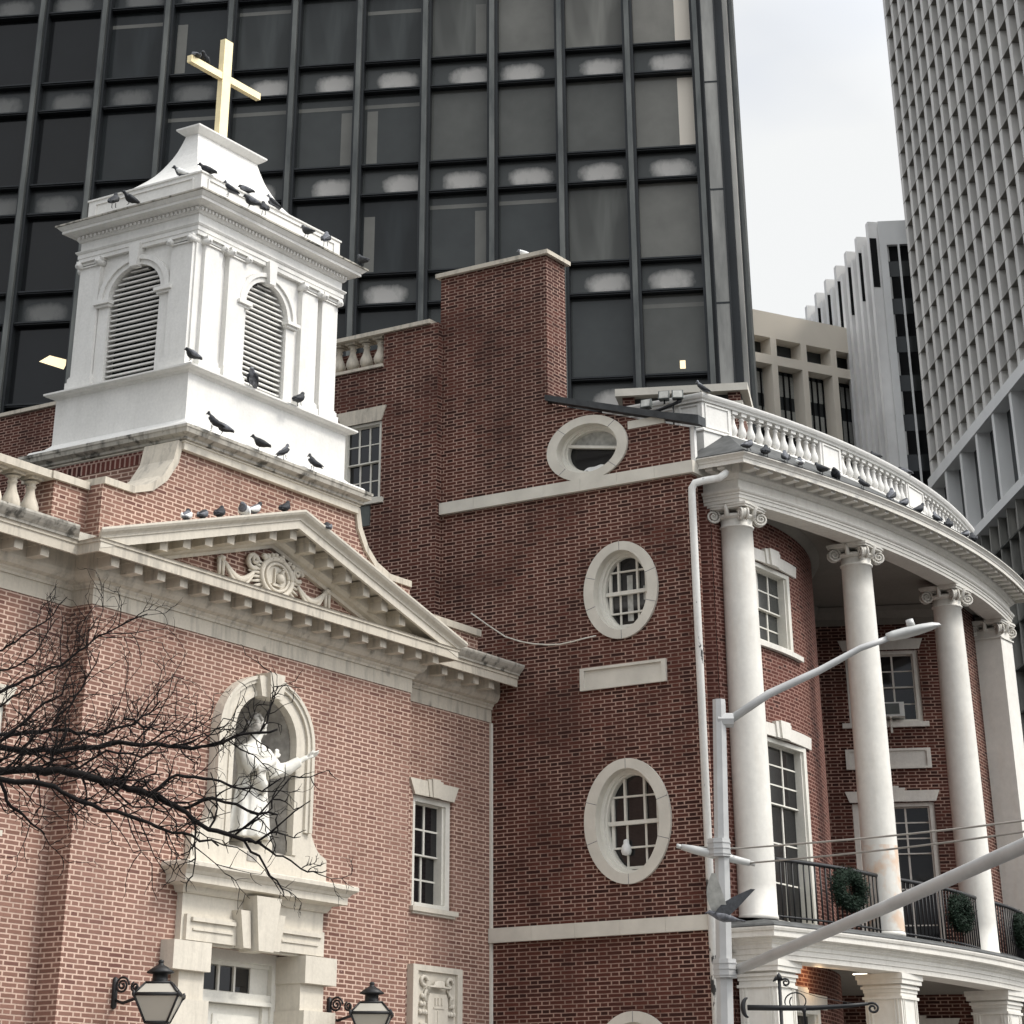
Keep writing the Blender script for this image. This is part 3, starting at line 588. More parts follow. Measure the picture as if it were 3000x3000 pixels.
# carved plaque: bishop's hat over a draped shield
m = MB(); x0, x1, z1 = 23.27, 24.27, 2.23
m.fbox(FWg, x0, x1, 0, .05, .9, z1)
for a_, b_, c_, d_ in ((x0, x1, z1 - .06, z1), (x0, x0 + .10, .9, z1 - .06), (x1 - .10, x1, .9, z1 - .06)): m.fbox(FWg, a_, b_, .05, .085, c_, d_)
YQ = YW - .05; cx = 23.77
m.loft([[(cx + a * math.cos(t), YQ - .05 - .03 * math.sin(t), 2.02 + dz) for t in [2 * PI * i / 20 for i in range(20)]] for a, dz in ((.23, -.012), (.24, 0), (.11, .012), (.09, .05), (.05, .06))])
for s_ in (-1, 1):
    torus(m, cx + s_ * .26, 2.07, .06, .045, .02, YQ - .02, 14, 0, 1.6 * PI); m.tube([(cx + s_ * .2, YQ - .02, 2.0), (cx + s_ * .27, YQ - .03, 1.93), (cx + s_ * .24, YQ - .03, 1.85)], .018, 6)
    for j, (zz, k_) in enumerate(((1.92, 1), (1.84, 2), (1.76, 3))):
        for i in range(k_): m.lathe((cx + s_ * (.30 - .055 * i + .02 * (k_ - 1)), YQ - .02, zz), [(0, -.03), (.028, -.02), (.022, .015), (0, .03)], 8)
    for zz in (1.62, 1.55, 1.48, 1.41): m.fbox(FWg, cx + s_ * .26 - .07, cx + s_ * .26 + .07, .05, .075, zz, zz + .03)
m.prism(FWg, [(cx - .17, 1.95), (cx + .17, 1.95), (cx + .21, 1.85), (cx + .19, 1.60), (cx + .10, 1.42), (cx, 1.34), (cx - .10, 1.42), (cx - .19, 1.60), (cx - .21, 1.85)], [], .05, .085)
for dx in (-.06, 0, .07): m.fbox(FWg, cx + dx - .012, cx + dx + .012, .085, .10, 1.84, 1.91)
m.fbox(FWg, cx - .1, cx + .12, .085, .095, 1.80, 1.815); m.fbox(FWg, cx - .015, cx + .015, .085, .095, 1.45, 1.78)
part('carved_plaque', m, 'limestone_clean', CH)
# ================================================================== brick town house with curved porch
HS = thing('brick_house', (26, 14, -1.05), 'dark red brick town house with oval windows, chimney and curved white column porch', 'house')
FM = Fr((25.0, 0), (0, 1), (-1, 0)); FN = Fr((24.88, 0), (0, 1), (-1, 0))
OV = [(14.77, 8.25, .605, .42, .15, .105), (14.33, 6.42, .53, .585, .145, .105), (14.33, 3.775, .59, .685, .155, .11), (14.33, 1.12, .59, .66, .155, .11)]
m = MB()
m.prism(FM, [(13.28, -1.05), (17.10, -1.05), (17.10, 11.0), (15.37, 11.0), (15.37, 8.93), (13.28, 8.29)], [ell(c, z, a - r + .04, b - s + .03, 40) for c, z, a, b, r, s in OV], -.16, 0)
m.prism(FN, [(17.06, -1.05), (34, -1.05), (34, 10.33), (19.3, 10.33), (19.3, 9.88), (17.98, 9.88), (17.98, 10.33), (17.06, 10.33)], [rect(17.98, 18.66, 8.05, 9.11)], -.15, 0)
m.box(25.001, 25.5, 15.372, 17.099, 8.5, 11.0); m.box(25.3, 25.5, 17.1, 34, 9.6, 10.3)
m.box(25.45, 25.7, 13.6, 15.3, 7.9, 8.33)
m.box(31, 31.3, 15.5, 34, -1.05, 8.3); m.box(25, 31, 33.7, 34, -1.05, 9.6)
part('wall', m, 'brick_house', HS)
# curved bay and rear wall of the porch, brick courses follow the curve
BC, BR = (26.7, 18.6), 5.5
def bow(t): return (BC[0] + BR * math.sin(t), BC[1] - BR * math.cos(t))
T0 = math.asin((25.42 - 26.7) / BR)
xs = lambda x: math.asin((x - 26.7) / BR)
ops = [(26.16, 27.28, 5.89, 6.87), (26.10, 27.44, 2.72, 4.79), (26.2, 27.35, -.2, 1.87)]
ts = sorted(set([T0 + (R(46) - T0) * i / 46 for i in range(47)] + [xs(v) for o in ops for v in o[:2]]))
zs = sorted(set([-1.05, 7.5] + [v for o in ops for v in o[2:]]))
m = MB()
for i in range(len(ts) - 1):
    a, b = ts[i], ts[i + 1]
    for j in range(len(zs) - 1):
        xm, zm = BC[0] + BR * math.sin((a + b) / 2), (zs[j] + zs[j + 1]) / 2
        if any(o[0] < xm < o[1] and o[2] < zm < o[3] for o in ops): continue
        pa, pb = bow(a), bow(b)
        m.add([(*pa, zs[j]), (*pb, zs[j]), (*pb, zs[j + 1]), (*pa, zs[j + 1])], [(0, 1, 2, 3)], uvs=[[(a * BR, zs[j]), (b * BR, zs[j]), (b * BR, zs[j + 1]), (a * BR, zs[j + 1])]])
for (x0, x1, z0, z1) in ops:
    for x in (x0, x1):
        p = bow(xs(x)); q = (BC[0] + (BR - .16) * math.sin(xs(x)), BC[1] - (BR - .16) * math.cos(xs(x))); m.add([(*p, z0), (*q, z0), (*q, z1), (*p, z1)], [(0, 1, 2, 3)])
m.sweep([(25.0, 13.28), (25.38, 13.40), (25.42, 13.26)], [(0, -1.05), (0, 7.7)], caps=False)
e = bow(R(46))
m.sweep([e, (31.86, 14.97)], [(0, -1.05), (0, 7.5)], caps=False)
part('bay_wall', m, 'brick_bow', HS)
FK = Fr((31.86, 14.97), (.4, -.917), (-.917, -.4))
m = MB(); m.prism(FK, rect(0, 2.15, -1.05, 7.5), [rect(.42, 1.48, 5.87, 6.87), rect(.36, 1.52, 2.72, 4.79), rect(.4, 1.5, .2, 1.9)], -.14, 0)
m.sweep([(32.72, 13.0), (33.55, 13.12), (34.2, 13.3), (34.2, 20)], [(0, -1.05), (0, 8.2)], caps=False)
part('porch_rear_wall', m, 'brick_house', HS)
m = MB()
for x_ in (.45, 27): pass
m.prism(FK, rect(.3, 1.6, 2.6, 7), [], -.55, -.5); m.box(26.0, 27.6, 13.75, 13.8, -.3, 7.0); m.prism(FM, [(13.6, 0), (17.5, 0), (17.5, 9), (15.5, 8.85), (13.6, 8.25)], [], -.34, -.3); m.box(25.25, 25.29, 17.7, 19, 7.8, 9.4); part('dark_room', m, 'black_void', HS)
# --- stone belts, panel, lintels
for z0, z1, y0, y1 in ((7.705, 7.855, 13.22, 17.05), (2.56, 2.715, 13.24, 16.262)):
    m = MB(); n_ = int((y1 - y0) / .62)
    for i in range(n_ + 1):
        a_ = y0 + (y1 - y0) * i / (n_ + 1); b_ = y0 + (y1 - y0) * (i + 1) / (n_ + 1); m.box(24.935, 25.1 if i else 25.3, a_ + (.0015 if i else 0), b_ - .0015, z0, z1)
    part('string_course', m, 'belt_stone', HS)
m = MB(); m.fbox(FM, 13.73, 14.94, -.02, .012, 5.28, 5.54)
for a_, b_, c_, d_ in ((13.73, 14.94, 5.28, 5.31), (13.73, 14.94, 5.51, 5.54), (13.73, 13.79, 5.31, 5.51), (14.88, 14.94, 5.31, 5.51)): m.fbox(FM, a_, b_, .012, .035, c_, d_)
part('stone_panel', m, 'belt_stone', HS)
m = MB(); m.fbox(FM, 13.62, 14.16, -.02, .012, 8.40, 8.50); part('stone_block', m, 'belt_stone', HS)
m = MB(); m.box(24.965, 24.999, 16.235, 16.266, -1.05, 5.03); part('corner_joint', m, 'trim_white', HS)
m = MB(); m.prism(FM, [(13.10, 8.285), (15.372, 8.965), (15.372, 9.04), (13.6, 8.52), (13.10, 8.40)], [], -.12, .075); part('slate_coping', m, 'slate', HS)
m = MB(); m.box(24.94, 25.56, 15.31, 17.16, 11.002, 11.06); part('chimney_cap', m, 'limestone', HS)
m = MB(); m.box(24.83, 25.2, 17.17, 17.97, 10.33, 10.385); m.box(24.83, 25.2, 19.3, 34, 10.33, 10.385); m.box(24.835, 25.2, 17.972, 19.298, 10.332, 10.388); m.box(24.84, 25.2, 17.975, 19.3, 9.86, 9.90); part('wall_coping', m, 'limestone', HS); wc_ = HS.children[-1]
for i in range(5): inst('baluster', bal_me, wc_, (25.0, 18.12 + .24 * i, 9.90), scale=(.95, .95, .95))
# --- oval windows
def oval(c, z, a, b, r, s, kind):
    m = MB(); m.prism(FM, ell(c, z, a, b, 48), [ell(c, z, a - r, b - s, 48)], -.10, .035); part('stone_ring', m, 'belt_stone', HS); sr = HS.children[-1]
    m = MB()
    for t in ((R(90), R(270), R(20), R(160), R(200), R(340)) if kind else (R(45), R(135), R(225), R(315))):
        p0 = (c + (a - r) * math.cos(t), z + (b - s) * math.sin(t)); p1 = (c + a * math.cos(t), z + b * math.sin(t)); d = Vector((p1[1] - p0[1], p0[0] - p1[0])).normalized() * .003
        m.prism(FM, [(p0[0] - d.x, p0[1] - d.y), (p0[0] + d.x, p0[1] + d.y), (p1[0] + d.x, p1[1] + d.y), (p1[0] - d.x, p1[1] - d.y)], [], .03, .0362)
    part('joint', m, 'pigeon_grey', sr)
    ia, ib = a - r, b - s; m = MB()
    m.prism(FM, ell(c, z, ia, ib, 48), [ell(c, z, ia - .05, ib - .035, 48)], -.22, -.085); m.prism(FM, ell(c, z, ia - .05, ib - .035, 48), [ell(c, z, ia - .075, ib - .055, 48)], -.22, -.125); part('window', m, 'trim_white', HS); wdw = HS.children[-1]
    ja, jb = ia - .07, ib - .05; m = MB()
    def vb(x, w, z0, z1, o): m.fbox(FM, x - w, x + w, -.21, o, z0, z1)
    def ext(x): return jb * math.sqrt(max(0, 1 - ((x - c) / ja) ** 2))
    def exh(zz): return ja * math.sqrt(max(0, 1 - ((zz - z) / jb) ** 2))
    if kind:
        for dx in (-.135, .135): e_ = ext(c + dx); vb(c + dx, .014, z, z + e_, -.165); vb(c + dx * .95, .014, z - e_, z, -.195)
        h_ = exh(z); m.fbox(FM, c - h_, c + h_, -.2, -.15, z - .022, z + .022)
        for dz in (.26 if kind == 1 else .29, -.24 if kind == 1 else -.27): h_ = exh(z + dz); m.fbox(FM, c - h_, c + h_, -.2, -.17, z + dz - .01, z + dz + .01)
        for sx in (-1, 1): e_ = ext(c + sx * (ja - .055)); vb(c + sx * (ja - .055), .02, z - e_, z + e_, -.175)
        h_ = exh(z - jb + .05); m.fbox(FM, c - h_, c + h_, -.2, -.17, z - jb + .02, z - jb + .05)
    else:
        q = [FM.p(c - .42, 0, 0)]; 
        m.prism(FM, [(c - .40, z - .035), (c + .40, z + .10), (c + .40, z + .135), (c - .40, z + .0)], [], -.19, -.12)
        m.prism(FM, ell(c, z, ja, jb, 32)[:17], [], -.215, -.20) if False else None
    part('sash', m, 'trim_white', wdw)
    m = MB(); m.prism(FM, ell(c, z, ia - .02, ib - .02, 40), [], -.205, -.203); part('pane', m, 'glass', wdw)
    if not kind:
        up_ = [p for p in ell(c, z, ia - .03, ib - .03, 60) if p[1] > z + .045 + .17 * (p[0] - c)]
        m = MB(); up_.sort(key=lambda p: math.atan2(p[1] - z - .12, p[0] - c)); m.prism(FM, up_, [], -.20, -.198); part('blind', m, 'curtain', wdw)
    elif kind == 1:
        for x0_, x1_ in ((c - .3, c - .2), (c - .05, c + .03)):
            m = MB(); m.fbox(FM, x0_, x1_, -.201, -.1995, z - ext(x0_) * .8, z + ext(x0_) * .5); part('curtain', m, 'curtain', wdw)
for i, o in enumerate(OV): oval(*o, (0, 1, 2, 2)[i])
# window on the upper left wall
sash_window(HS, FN, 17.98, 18.66, 8.05, 9.11, 3, 2, rec=.09, fw=.05, curtain=False)
m = MB(); flared_lintel(m, FN, 17.98, 18.66, 9.11, 9.31, .08, .02, 0); part('lintel', m, 'limestone', HS)
m = MB(); m.fbox(FN, 17.92, 18.74, -.05, .05, 7.98, 8.05); part('sill', m, 'belt_stone', HS)
m = MB(); m.fbox(FN, 18.13, 18.4, -.05, .02, 7.70, 7.97); part('vent_grille', m, 'flood_body', HS)
# windows in the bay and on the rear wall
tb = xs(26.72); pb = bow(tb); FBw = Fr(pb, (math.cos(tb), math.sin(tb)), (math.sin(tb), -math.cos(tb)))
def bayl(m, x0, x1, z0, z1, o0, o1, fl=0):
    n = 14; rings = []
    for i in range(n + 1):
        f = i / n; r = []
        for zz, e_ in ((z0, 0), (z1, fl)):
            x = (x0 - e_) + (x1 - x0 + 2 * e_) * f; t = xs(x)
            for o in (o0, o1): r.append((BC[0] + (BR + o) * math.sin(t), BC[1] - (BR + o) * math.cos(t), zz))
        rings.append([r[0], r[1], r[3], r[2]])
    m.loft(rings, smooth=False)
for (x0, x1, z0, z1), rw, mt, kz in ((ops[0], 2, 6.36, .05), (ops[1], 3, 4.07, .06), (ops[2], 2, .9, .05)):
    w_ = sash_window(HS, FBw, x0 - 26.72, x1 - 26.72, z0, z1, 3, rw, rec=.14, fw=.075, meet=mt, curtain='right' if z0 > 5 else True, casing='trim_white', glass='glass_mid' if z0 > 5 else 'glass', mun=.014, o_in=.01)
    m = MB(); bayl(m, x0 - .10, x1 + .20, z1 + .01, z1 + .155, -.05, .035, .03); bayl(m, 26.60, 26.80, z1 + .005, z1 + .205, 0, .08, .03); bayl(m, 26.52, 26.88, z1 + .007, z1 + .19, 0, .055, .03); part('lintel', m, 'porch_paint', HS)
    m = MB(); bayl(m, x0 - .10, x1 + .22, z0 - .055, z0 + .004, -.12, .06); part('sill', m, 'porch_paint', HS)
for (h0, h1, z0, z1, rw, mt) in ((.42, 1.48, 5.87, 6.87, 2, 6.37), (.36, 1.52, 2.72, 4.79, 3, 4.13), (.4, 1.5, .2, 1.9, 2, 1.05)):
    sash_window(HS, FK, h0, h1, z0, z1, 3, rw, rec=.11, fw=.07, meet=mt, curtain=False, casing='porch_paint', mun=.014)
    m = MB(); flared_lintel(m, FK, h0 - .03, h1 + .03, z1 + .01, z1 + .155, .06, .03, 0 if z0 > 5 else .2, .06); part('lintel', m, 'porch_paint', HS)
    if z0 > 5: m = MB(); m.fbox(FK, .31, 1.56, -.1, .06, 5.80, 5.868); part('sill', m, 'porch_paint', HS)
m = MB(); m.fbox(FK, .32, 1.54, -.02, .02, 5.24, 5.51); [m.fbox(FK, a_, b_, .02, .04, c_, d_) for a_, b_, c_, d_ in ((.32, 1.54, 5.24, 5.27), (.32, 1.54, 5.48, 5.51), (.32, .38, 5.27, 5.48), (1.48, 1.54, 5.27, 5.48))]; part('stone_panel', m, 'porch_paint', HS)
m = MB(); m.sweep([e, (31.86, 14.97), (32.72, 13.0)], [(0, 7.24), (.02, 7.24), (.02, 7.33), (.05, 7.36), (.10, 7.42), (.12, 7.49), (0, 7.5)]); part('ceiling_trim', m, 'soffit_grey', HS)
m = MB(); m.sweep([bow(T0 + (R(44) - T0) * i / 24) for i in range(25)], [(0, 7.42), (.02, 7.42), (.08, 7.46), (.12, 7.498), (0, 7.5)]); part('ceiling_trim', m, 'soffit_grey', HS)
# --- porch: entablature, cornice, roof, ceiling
def cy_(x, y0, k=.026): return y0 + k * (x - 30) ** 2
def cpath(y0, x0, x1, n, yw, k=.026): return [(x0, yw)] + [(x0 + (x1 - x0) * i / n, cy_(x0 + (x1 - x0) * i / n, y0, k)) for i in range(n + 1)] + [(x1, yw)]
EP = cpath(12.28, 25.4, 34.05, 34, 13.33)
m = MB(); m.sweep(EP, [(-.30, 7.6), (-.30, 7.39), (0, 7.39), (0, 7.43), (.012, 7.432), (.012, 7.475), (.025, 7.477), (.025, 7.50), (.04, 7.508), (.052, 7.525), (.055, 7.54), (0.0, 7.543), (0, 7.66), (.02, 7.665), (.035, 7.685), (.05, 7.69), (.075, 7.715), (.08, 7.85)]); part('entablature', m, 'porch_paint', HS)
m = MB(); m.sweep(EP, [(.06, 7.838), (.29, 7.838), (.29, 7.768), (.31, 7.768), (.31, 7.815), (.32, 7.82), (.325, 7.84), (.35, 7.865), (.365, 7.872), (.365, 7.885)]); part('cornice', m, 'porch_paint', HS); pc = HS.children[-1]
m = MB(); m.sweep(EP, [(.366, 7.886), (.37, 7.895), (.355, 7.905), (-.10, 8.18), (-.34, 8.335), (-.9, 8.36)]); part('porch_roof', m, 'roof_dark', HS)
mo = MB(); mo.box(-.052, .052, -.19, .02, -.095, 0); pmod = mo.make('modillion', 'porch_paint')
def tang(x, k=.026): return math.atan2(2 * k * (x - 30), 1)
for i in range(34):
    x = 25.45 + .257 * i; a_ = tang(x); inst('modillion', pmod, pc, (x + math.sin(a_) * .07, cy_(x, 12.28) - .075, 7.837), rz=a_)
for i in range(3): inst('modillion', pmod, pc, (25.325, 12.98 + .17 * i - .05, 7.837), rz=-PI / 2)
for i in range(4): inst('modillion', pmod, pc, (34.12, 12.9 + .14 * i, 7.837), rz=PI / 2)
inner = [(x, y) for x, y in cpath(12.55, 25.65, 33.9, 20, 13.4)][1:-1]
back = [(33.9, 13.5), (32.72, 13.02), (31.86, 14.99), e] + [bow(R(46) + (T0 - R(46)) * i / 12) for i in range(13)] + [(25.3, 13.4)]
m = MB(); F0 = Fr((0, 0), (1, 0), (0, 1))
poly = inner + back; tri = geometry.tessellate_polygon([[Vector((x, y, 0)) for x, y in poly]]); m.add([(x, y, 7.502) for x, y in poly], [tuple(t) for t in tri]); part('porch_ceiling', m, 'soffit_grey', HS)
m = MB(); m.sweep(cpath(12.60, 25.7, 33.85, 24, 13.3), [(0, 7.50), (-.08, 7.46), (-.09, 7.50)]); part('ceiling_trim', m, 'porch_paint', HS)
# balustrade on the porch roof
BP = cpath(12.70, 25.45, 33.75, 30, 14.75, .03)
m = MB(); m.sweep(BP, [(-.13, 8.10), (.05, 8.10), (.05, 8.34), (.07, 8.345), (.07, 8.365), (.04, 8.385), (-.12, 8.385)]); part('balustrade_base', m, 'white_paint', HS)
m = MB(); m.sweep(BP, [(-.12, 8.74), (.04, 8.74), (.045, 8.765), (.07, 8.775), (.085, 8.80), (.09, 8.815), (.09, 8.83), (.0, 8.85), (-.12, 8.83), (-.14, 8.8), (-.12, 8.74)]); part('balustrade_rail', m, 'white_paint', HS); br_ = HS.children[-1]
pb_ = MB(); pb_.lathe((0, 0, 0), [(.035, .02), (.03, .03), (.045, .045), (.058, .08), (.06, .11), (.048, .15), (.034, .19), (.028, .23), (.028, .262), (.038, .27), (.038, .28), (.028, .285), (.028, .30), (.045, .312)], 12); pb_.box(-.05, .05, -.05, .05, 0, .022); pb_.box(-.052, .052, -.052, .052, .31, .355); pbal = pb_.make('baluster', 'white_paint')
peds = [(25.44, 25.98), (27.88, 28.42), (30.42, 31.12), (33.3, 33.75)]
for a, b in ((25.98, 27.88), (28.42, 30.42), (31.12, 33.3)):
    n = 11 if a < 31 else 12
    for i in range(n):
        x = a + (b - a) * (i + .5) / n; inst('baluster', pbal, br_, (x, cy_(x, 12.70, .03) + .035, 8.385), rz=tang(x, .03))
for a, b in peds:
    m = MB(); pa, pb2 = Vector((a, cy_(a, 12.70, .03))), Vector((b, cy_(b, 12.70, .03))); d = (pb2 - pa).normalized(); F = Fr(pa, d, (d.y, -d.x)); L_ = (pb2 - pa).length
    m.fbox(F, .0, L_, -.10, .015, 8.385, 8.74)
    for a2, b2, c2, d2 in ((.05, L_ - .05, 8.41, 8.43), (.05, L_ - .05, 8.70, 8.72), (.05, .075, 8.43, 8.70), (L_ - .075, L_ - .05, 8.43, 8.70)): m.fbox(F, a2, b2, .01, .03, c2, d2)
    part('balustrade_pedestal', m, 'white_paint', HS)
m = MB(); m.box(25.46, 25.56, 13.33, 14.7, 8.385, 8.74)
FLr = Fr((25.46, 0), (0, 1), (-1, 0))
for y0, y1 in ((13.35, 13.65), (13.72, 14.02), (14.1, 14.6)):
    for a2, b2, c2, d2 in ((y0, y1, 8.41, 8.43), (y0, y1, 8.70, 8.72), (y0, y0 + .025, 8.43, 8.70), (y1 - .025, y1, 8.43, 8.70)): m.fbox(FLr, a2, b2, .0, .02, c2, d2)
part('balustrade_return', m, 'white_paint', HS)
m = MB(); m.box(25.02, 25.08, 13.22, 13.3, 7.86, 8.3); part('corner_post', m, 'white_paint', HS)
# --- tall columns with voluted capitals
def column(x, y, square=False, mat='column_paint'):
    m = MB(); z0, z1 = 2.70, 7.24
    if not square:
        m.lathe((x, y, 0), [(.235, z0), (.235, z0 + .03), (.227, z0 + .05)] + [(.225 - .027 * (max(0, (t - .3) / .7)) ** 1.5, z0 + .05 + (z1 - z0 - .17) * t) for t in [i / 14 for i in range(15)]] + [(.20, 7.12), (.215, 7.125), (.218, 7.14), (.208, 7.15), (.198, 7.155), (.198, z1)], 40)
    else:
        h = .225; m.box(x - h, x + h, y - h, y + h, z0, 7.10); m.box(x - h - .02, x + h + .02, y - h - .02, y + h + .02, 7.125, 7.145); m.box(x - h + .004, x + h - .004, y - h + .004, y + h - .004, 7.10, z1)
    part('column', m, 'column_paint', HS); c = HS.children[-1]
    if mat == 'column_worn': q_ = MB(); q_.lathe((x, y, 0), [(.2285, z0 + .055), (.2270, 3.3), (.2262, 3.60), (.2258, 3.72)], 40, cap=False); part('patched_base', q_, mat, c)
    m = MB(); m.lathe((x, y, 0), [(.19, 7.22), (.235, 7.24), (.25, 7.265), (.20, 7.29), (.15, 7.30)], 24)
    a_ = 0
    ab = []
    for q in range(4):      # abacus with hollow sides
        t0 = PI / 4 + q * PI / 2
        for i in range(7):
            f = i / 6; t = t0 + f * PI / 2; r_ = .385 - .115 * math.sin(PI * f); ab.append((x + r_ * math.cos(t), y + r_ * math.sin(t)))
    m.loft([[(px, py, 7.335) for px, py in ab], [(px, py, 7.36) for px, py in ab]], smooth=False)
    m.loft([[(x + (px - x) * 1.05, y + (py - y) * 1.05, 7.36) for px, py in ab], [(x + (px - x) * 1.05, y + (py - y) * 1.05, 7.388) for px, py in ab]], smooth=False)
    for q in range(4):
        t = PI / 4 + q * PI / 2; dr = Vector((math.cos(t), math.sin(t), 0)); tn = Vector((-dr.y, dr.x, 0)); c0 = Vector((x, y, 7.262)) + dr * .31
        m.tube([c0 - tn * .035, c0 + tn * .035], .062, 16)
        for sd_ in (-1, 1):
            sp = []
            for i in range(34):
                f = i / 33; an = PI * .5 + f * 4.4 * PI; rr = .086 * (1 - f) + .012; sp.append(c0 + tn * sd_ * (.036 + .012 * f) + (dr * math.cos(an) + Vector((0, 0, 1)) * math.sin(an) * .92) * rr)
            m.tube(sp, [.017 * (1 - .5 * i / 33) for i in range(34)], 6)
        for sd_ in (-1, 1): m.tube([c0 + Vector((0, 0, .075)) - dr * .02, Vector((x, y, 7.325)) + dr * .16 + tn * sd_ * .04], .02, 6)
        f_ = q * PI / 2; m.tube([(x + .24 * math.cos(f_), y + .24 * math.sin(f_), 7.24), (x + .26 * math.cos(f_), y + .26 * math.sin(f_), 7.33), (x + .30 * math.cos(f_), y + .30 * math.sin(f_), 7.37)], [.035, .03, .02], 7)
    part('capital', m, 'porch_paint', c)
for x in (25.70, 28.33, 31.28): column(x, cy_(x, 12.56), mat='column_worn' if x == 28.33 else 'column_paint')
column(33.75, 12.93, True)
# --- balcony, lower entablature, square pillars
LP = cpath(12.10, 25.3, 34.1, 34, 13.33, .027)
m = MB(); m.sweep(LP, [(-.35, 2.40), (-.35, 2.262), (0, 2.262), (0, 2.315), (.012, 2.317), (.012, 2.37), (.024, 2.372), (.024, 2.41), (.03, 2.415), (.05, 2.43), (.05, 2.44), (.07, 2.455), (.08, 2.475), (.15, 2.48), (.15, 2.535), (.165, 2.54), (.175, 2.565), (.175, 2.58)]); part('balcony_entablature', m, 'porch_paint', HS)
m = MB(); m.sweep(LP, [(.177, 2.582), (.18, 2.59), (.16, 2.61), (.02, 2.655), (-.3, 2.70)]); poly = [(x, y) for x, y in cpath(12.38, 25.4, 34.0, 20, 13.5, .027)][1:-1] + [(33.9, 13.5), (32.72, 13.02), (31.86, 14.99), e] + [bow(R(46) + (T0 - R(46)) * i / 12) for i in range(13)] + [(25.1, 13.4)]
tri = geometry.tessellate_polygon([[Vector((x, y, 0)) for x, y in poly]]); m.add([(x, y, 2.70) for x, y in poly], [tuple(t) for t in tri]); part('balcony_floor', m, 'roof_dark', HS)
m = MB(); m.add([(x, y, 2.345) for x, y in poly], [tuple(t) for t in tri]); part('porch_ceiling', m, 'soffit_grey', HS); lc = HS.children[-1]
for (x, y) in ((28.7, 13.2), (29.9, 12.75)):
    m = MB(); m.lathe((x, y, 0), [(.0, 2.345), (.09, 2.344), (.09, 2.335), (0, 2.334)], 16); part('ceiling_light', m, 'lit_lamp', lc)
for x in (25.62, 28.05, 31.22, 33.8):
    y = cy_(x, 12.42, .027); m = MB(); h = .235
    m.box(x - h, x + h, y - h, y + h, -1.05, 2.06)
    for o, z0, z1 in ((.02, 1.99, 2.02), (.03, 2.10, 2.13), (.055, 2.15, 2.20), (.07, 2.20, 2.26)): m.box(x - h - o, x + h + o, y - h - o, y + h + o, z0, z1)
    m.box(x - h - .01, x + h + .01, y - h - .01, y + h + .01, 2.06, 2.261); m.box(x - h - .04, x + h + .04, y - h - .04, y + h + .04, -1.05, -.9)
    for dx in (-.19, -.15, .15, .19): m.box(x + dx - .008, x + dx + .008, y - h - .012, y - h, -.8, 1.99); m.box(x - h - .012, x - h, y + dx - .008, y + dx + .008, -.8, 1.99)
    part('pillar', m, 'column_paint', HS)
# railings between the columns, each bar in one grille mesh
for a, b in ((25.95, 28.08), (28.58, 31.04), (31.52, 33.5)):
    m = MB(); n = int((b - a) / .098)
    pth = [(a + (b - a) * i / n, cy_(a + (b - a) * i / n, 12.50 - .05 * math.sin(PI * i / n))) for i in range(n + 1)]
    for x, y in pth: m.tube([(x, y, 2.72), (x, y, 3.35)], .0115, 5)
    m.tube([(x, y, 3.365) for x, y in pth], .024, 6); m.tube([(x, y, 2.76) for x, y in pth], .013, 5); part('railing', m, 'iron', HS)
# penthouse behind the balustrade
FPh = Fr((29.2, 15.64), (.394, -.919), (-.919, -.394)); m = MB()
m.fbox(FPh, -.88, .93, -1.4, 0, 8.3, 9.93)
for h in (-.86, -.10, .72): m.fbox(FPh, h, h + .18, -.2, 0, 10.06, 10.19)
part('penthouse_wall', m, 'brick_house', HS)
m = MB(); m.fbox(FPh, -.88, .93, -1.4, .02, 9.93, 10.05); m.fbox(FPh, -.96, 1.02, -1.5, .08, 10.19, 10.30); part('penthouse_band', m, 'belt_stone', HS)
m = MB(); m.fbox(FPh, -.86, .91, -1.3, -.12, 10.04, 10.20); part('penthouse_opening', m, 'slate', HS)
m = MB(); m.box(25.3, 31, 15.5, 33.8, 8.2, 8.3); part('roof', m, 'roof_dark', HS)
# downpipe with peeling paint
m = MB(); m.tube([(25.16, 12.86, 7.70), (25.12, 12.88, 7.66), (25.08, 12.93, 7.615), (24.99, 13.10, 7.585), (24.94, 13.20, 7.56), (24.925, 13.235, 7.50), (24.925, 13.24, 7.42), (24.925, 13.235, -1.0)], [.035, .042, .045, .045, .046, .047, .047, .047], 12)
m.tube([(24.925, 13.235, 1.52), (24.925, 13.235, 1.56)], .05, 12); part('downpipe', m, 'pipe_paint', HS)
# thin pale cord sagging across the wall
m = MB(); pts = [(24.95, 16.54, 6.39), (24.955, 16.28, 6.21), (24.96, 16.02, 6.04), (24.96, 15.8, 5.96), (24.96, 15.61, 5.91), (24.96, 15.4, 5.875), (24.96, 15.21, 5.86), (24.96, 15.0, 5.875), (24.97, 14.91, 5.89), (24.98, 14.7, 5.91)]; m.tube(pts, .009, 5)
solo('cord', m, 'belt_stone', (24.95, 16.5, 6.39), 'thin pale cord sagging across the brick wall under the middle oval window', 'cord')
# warm light under the lower porch
pl = bpy.data.lights.new('porch_lamp', 'POINT'); pl.energy = 2.6; pl.color = (1, .66, .36); pl.shadow_soft_size = .05
plo = link(bpy.data.objects.new('porch_lamp', pl)); plo.parent = lc; plo.location = Vector((26.9, 12.9, 2.2)) - root_off(lc)
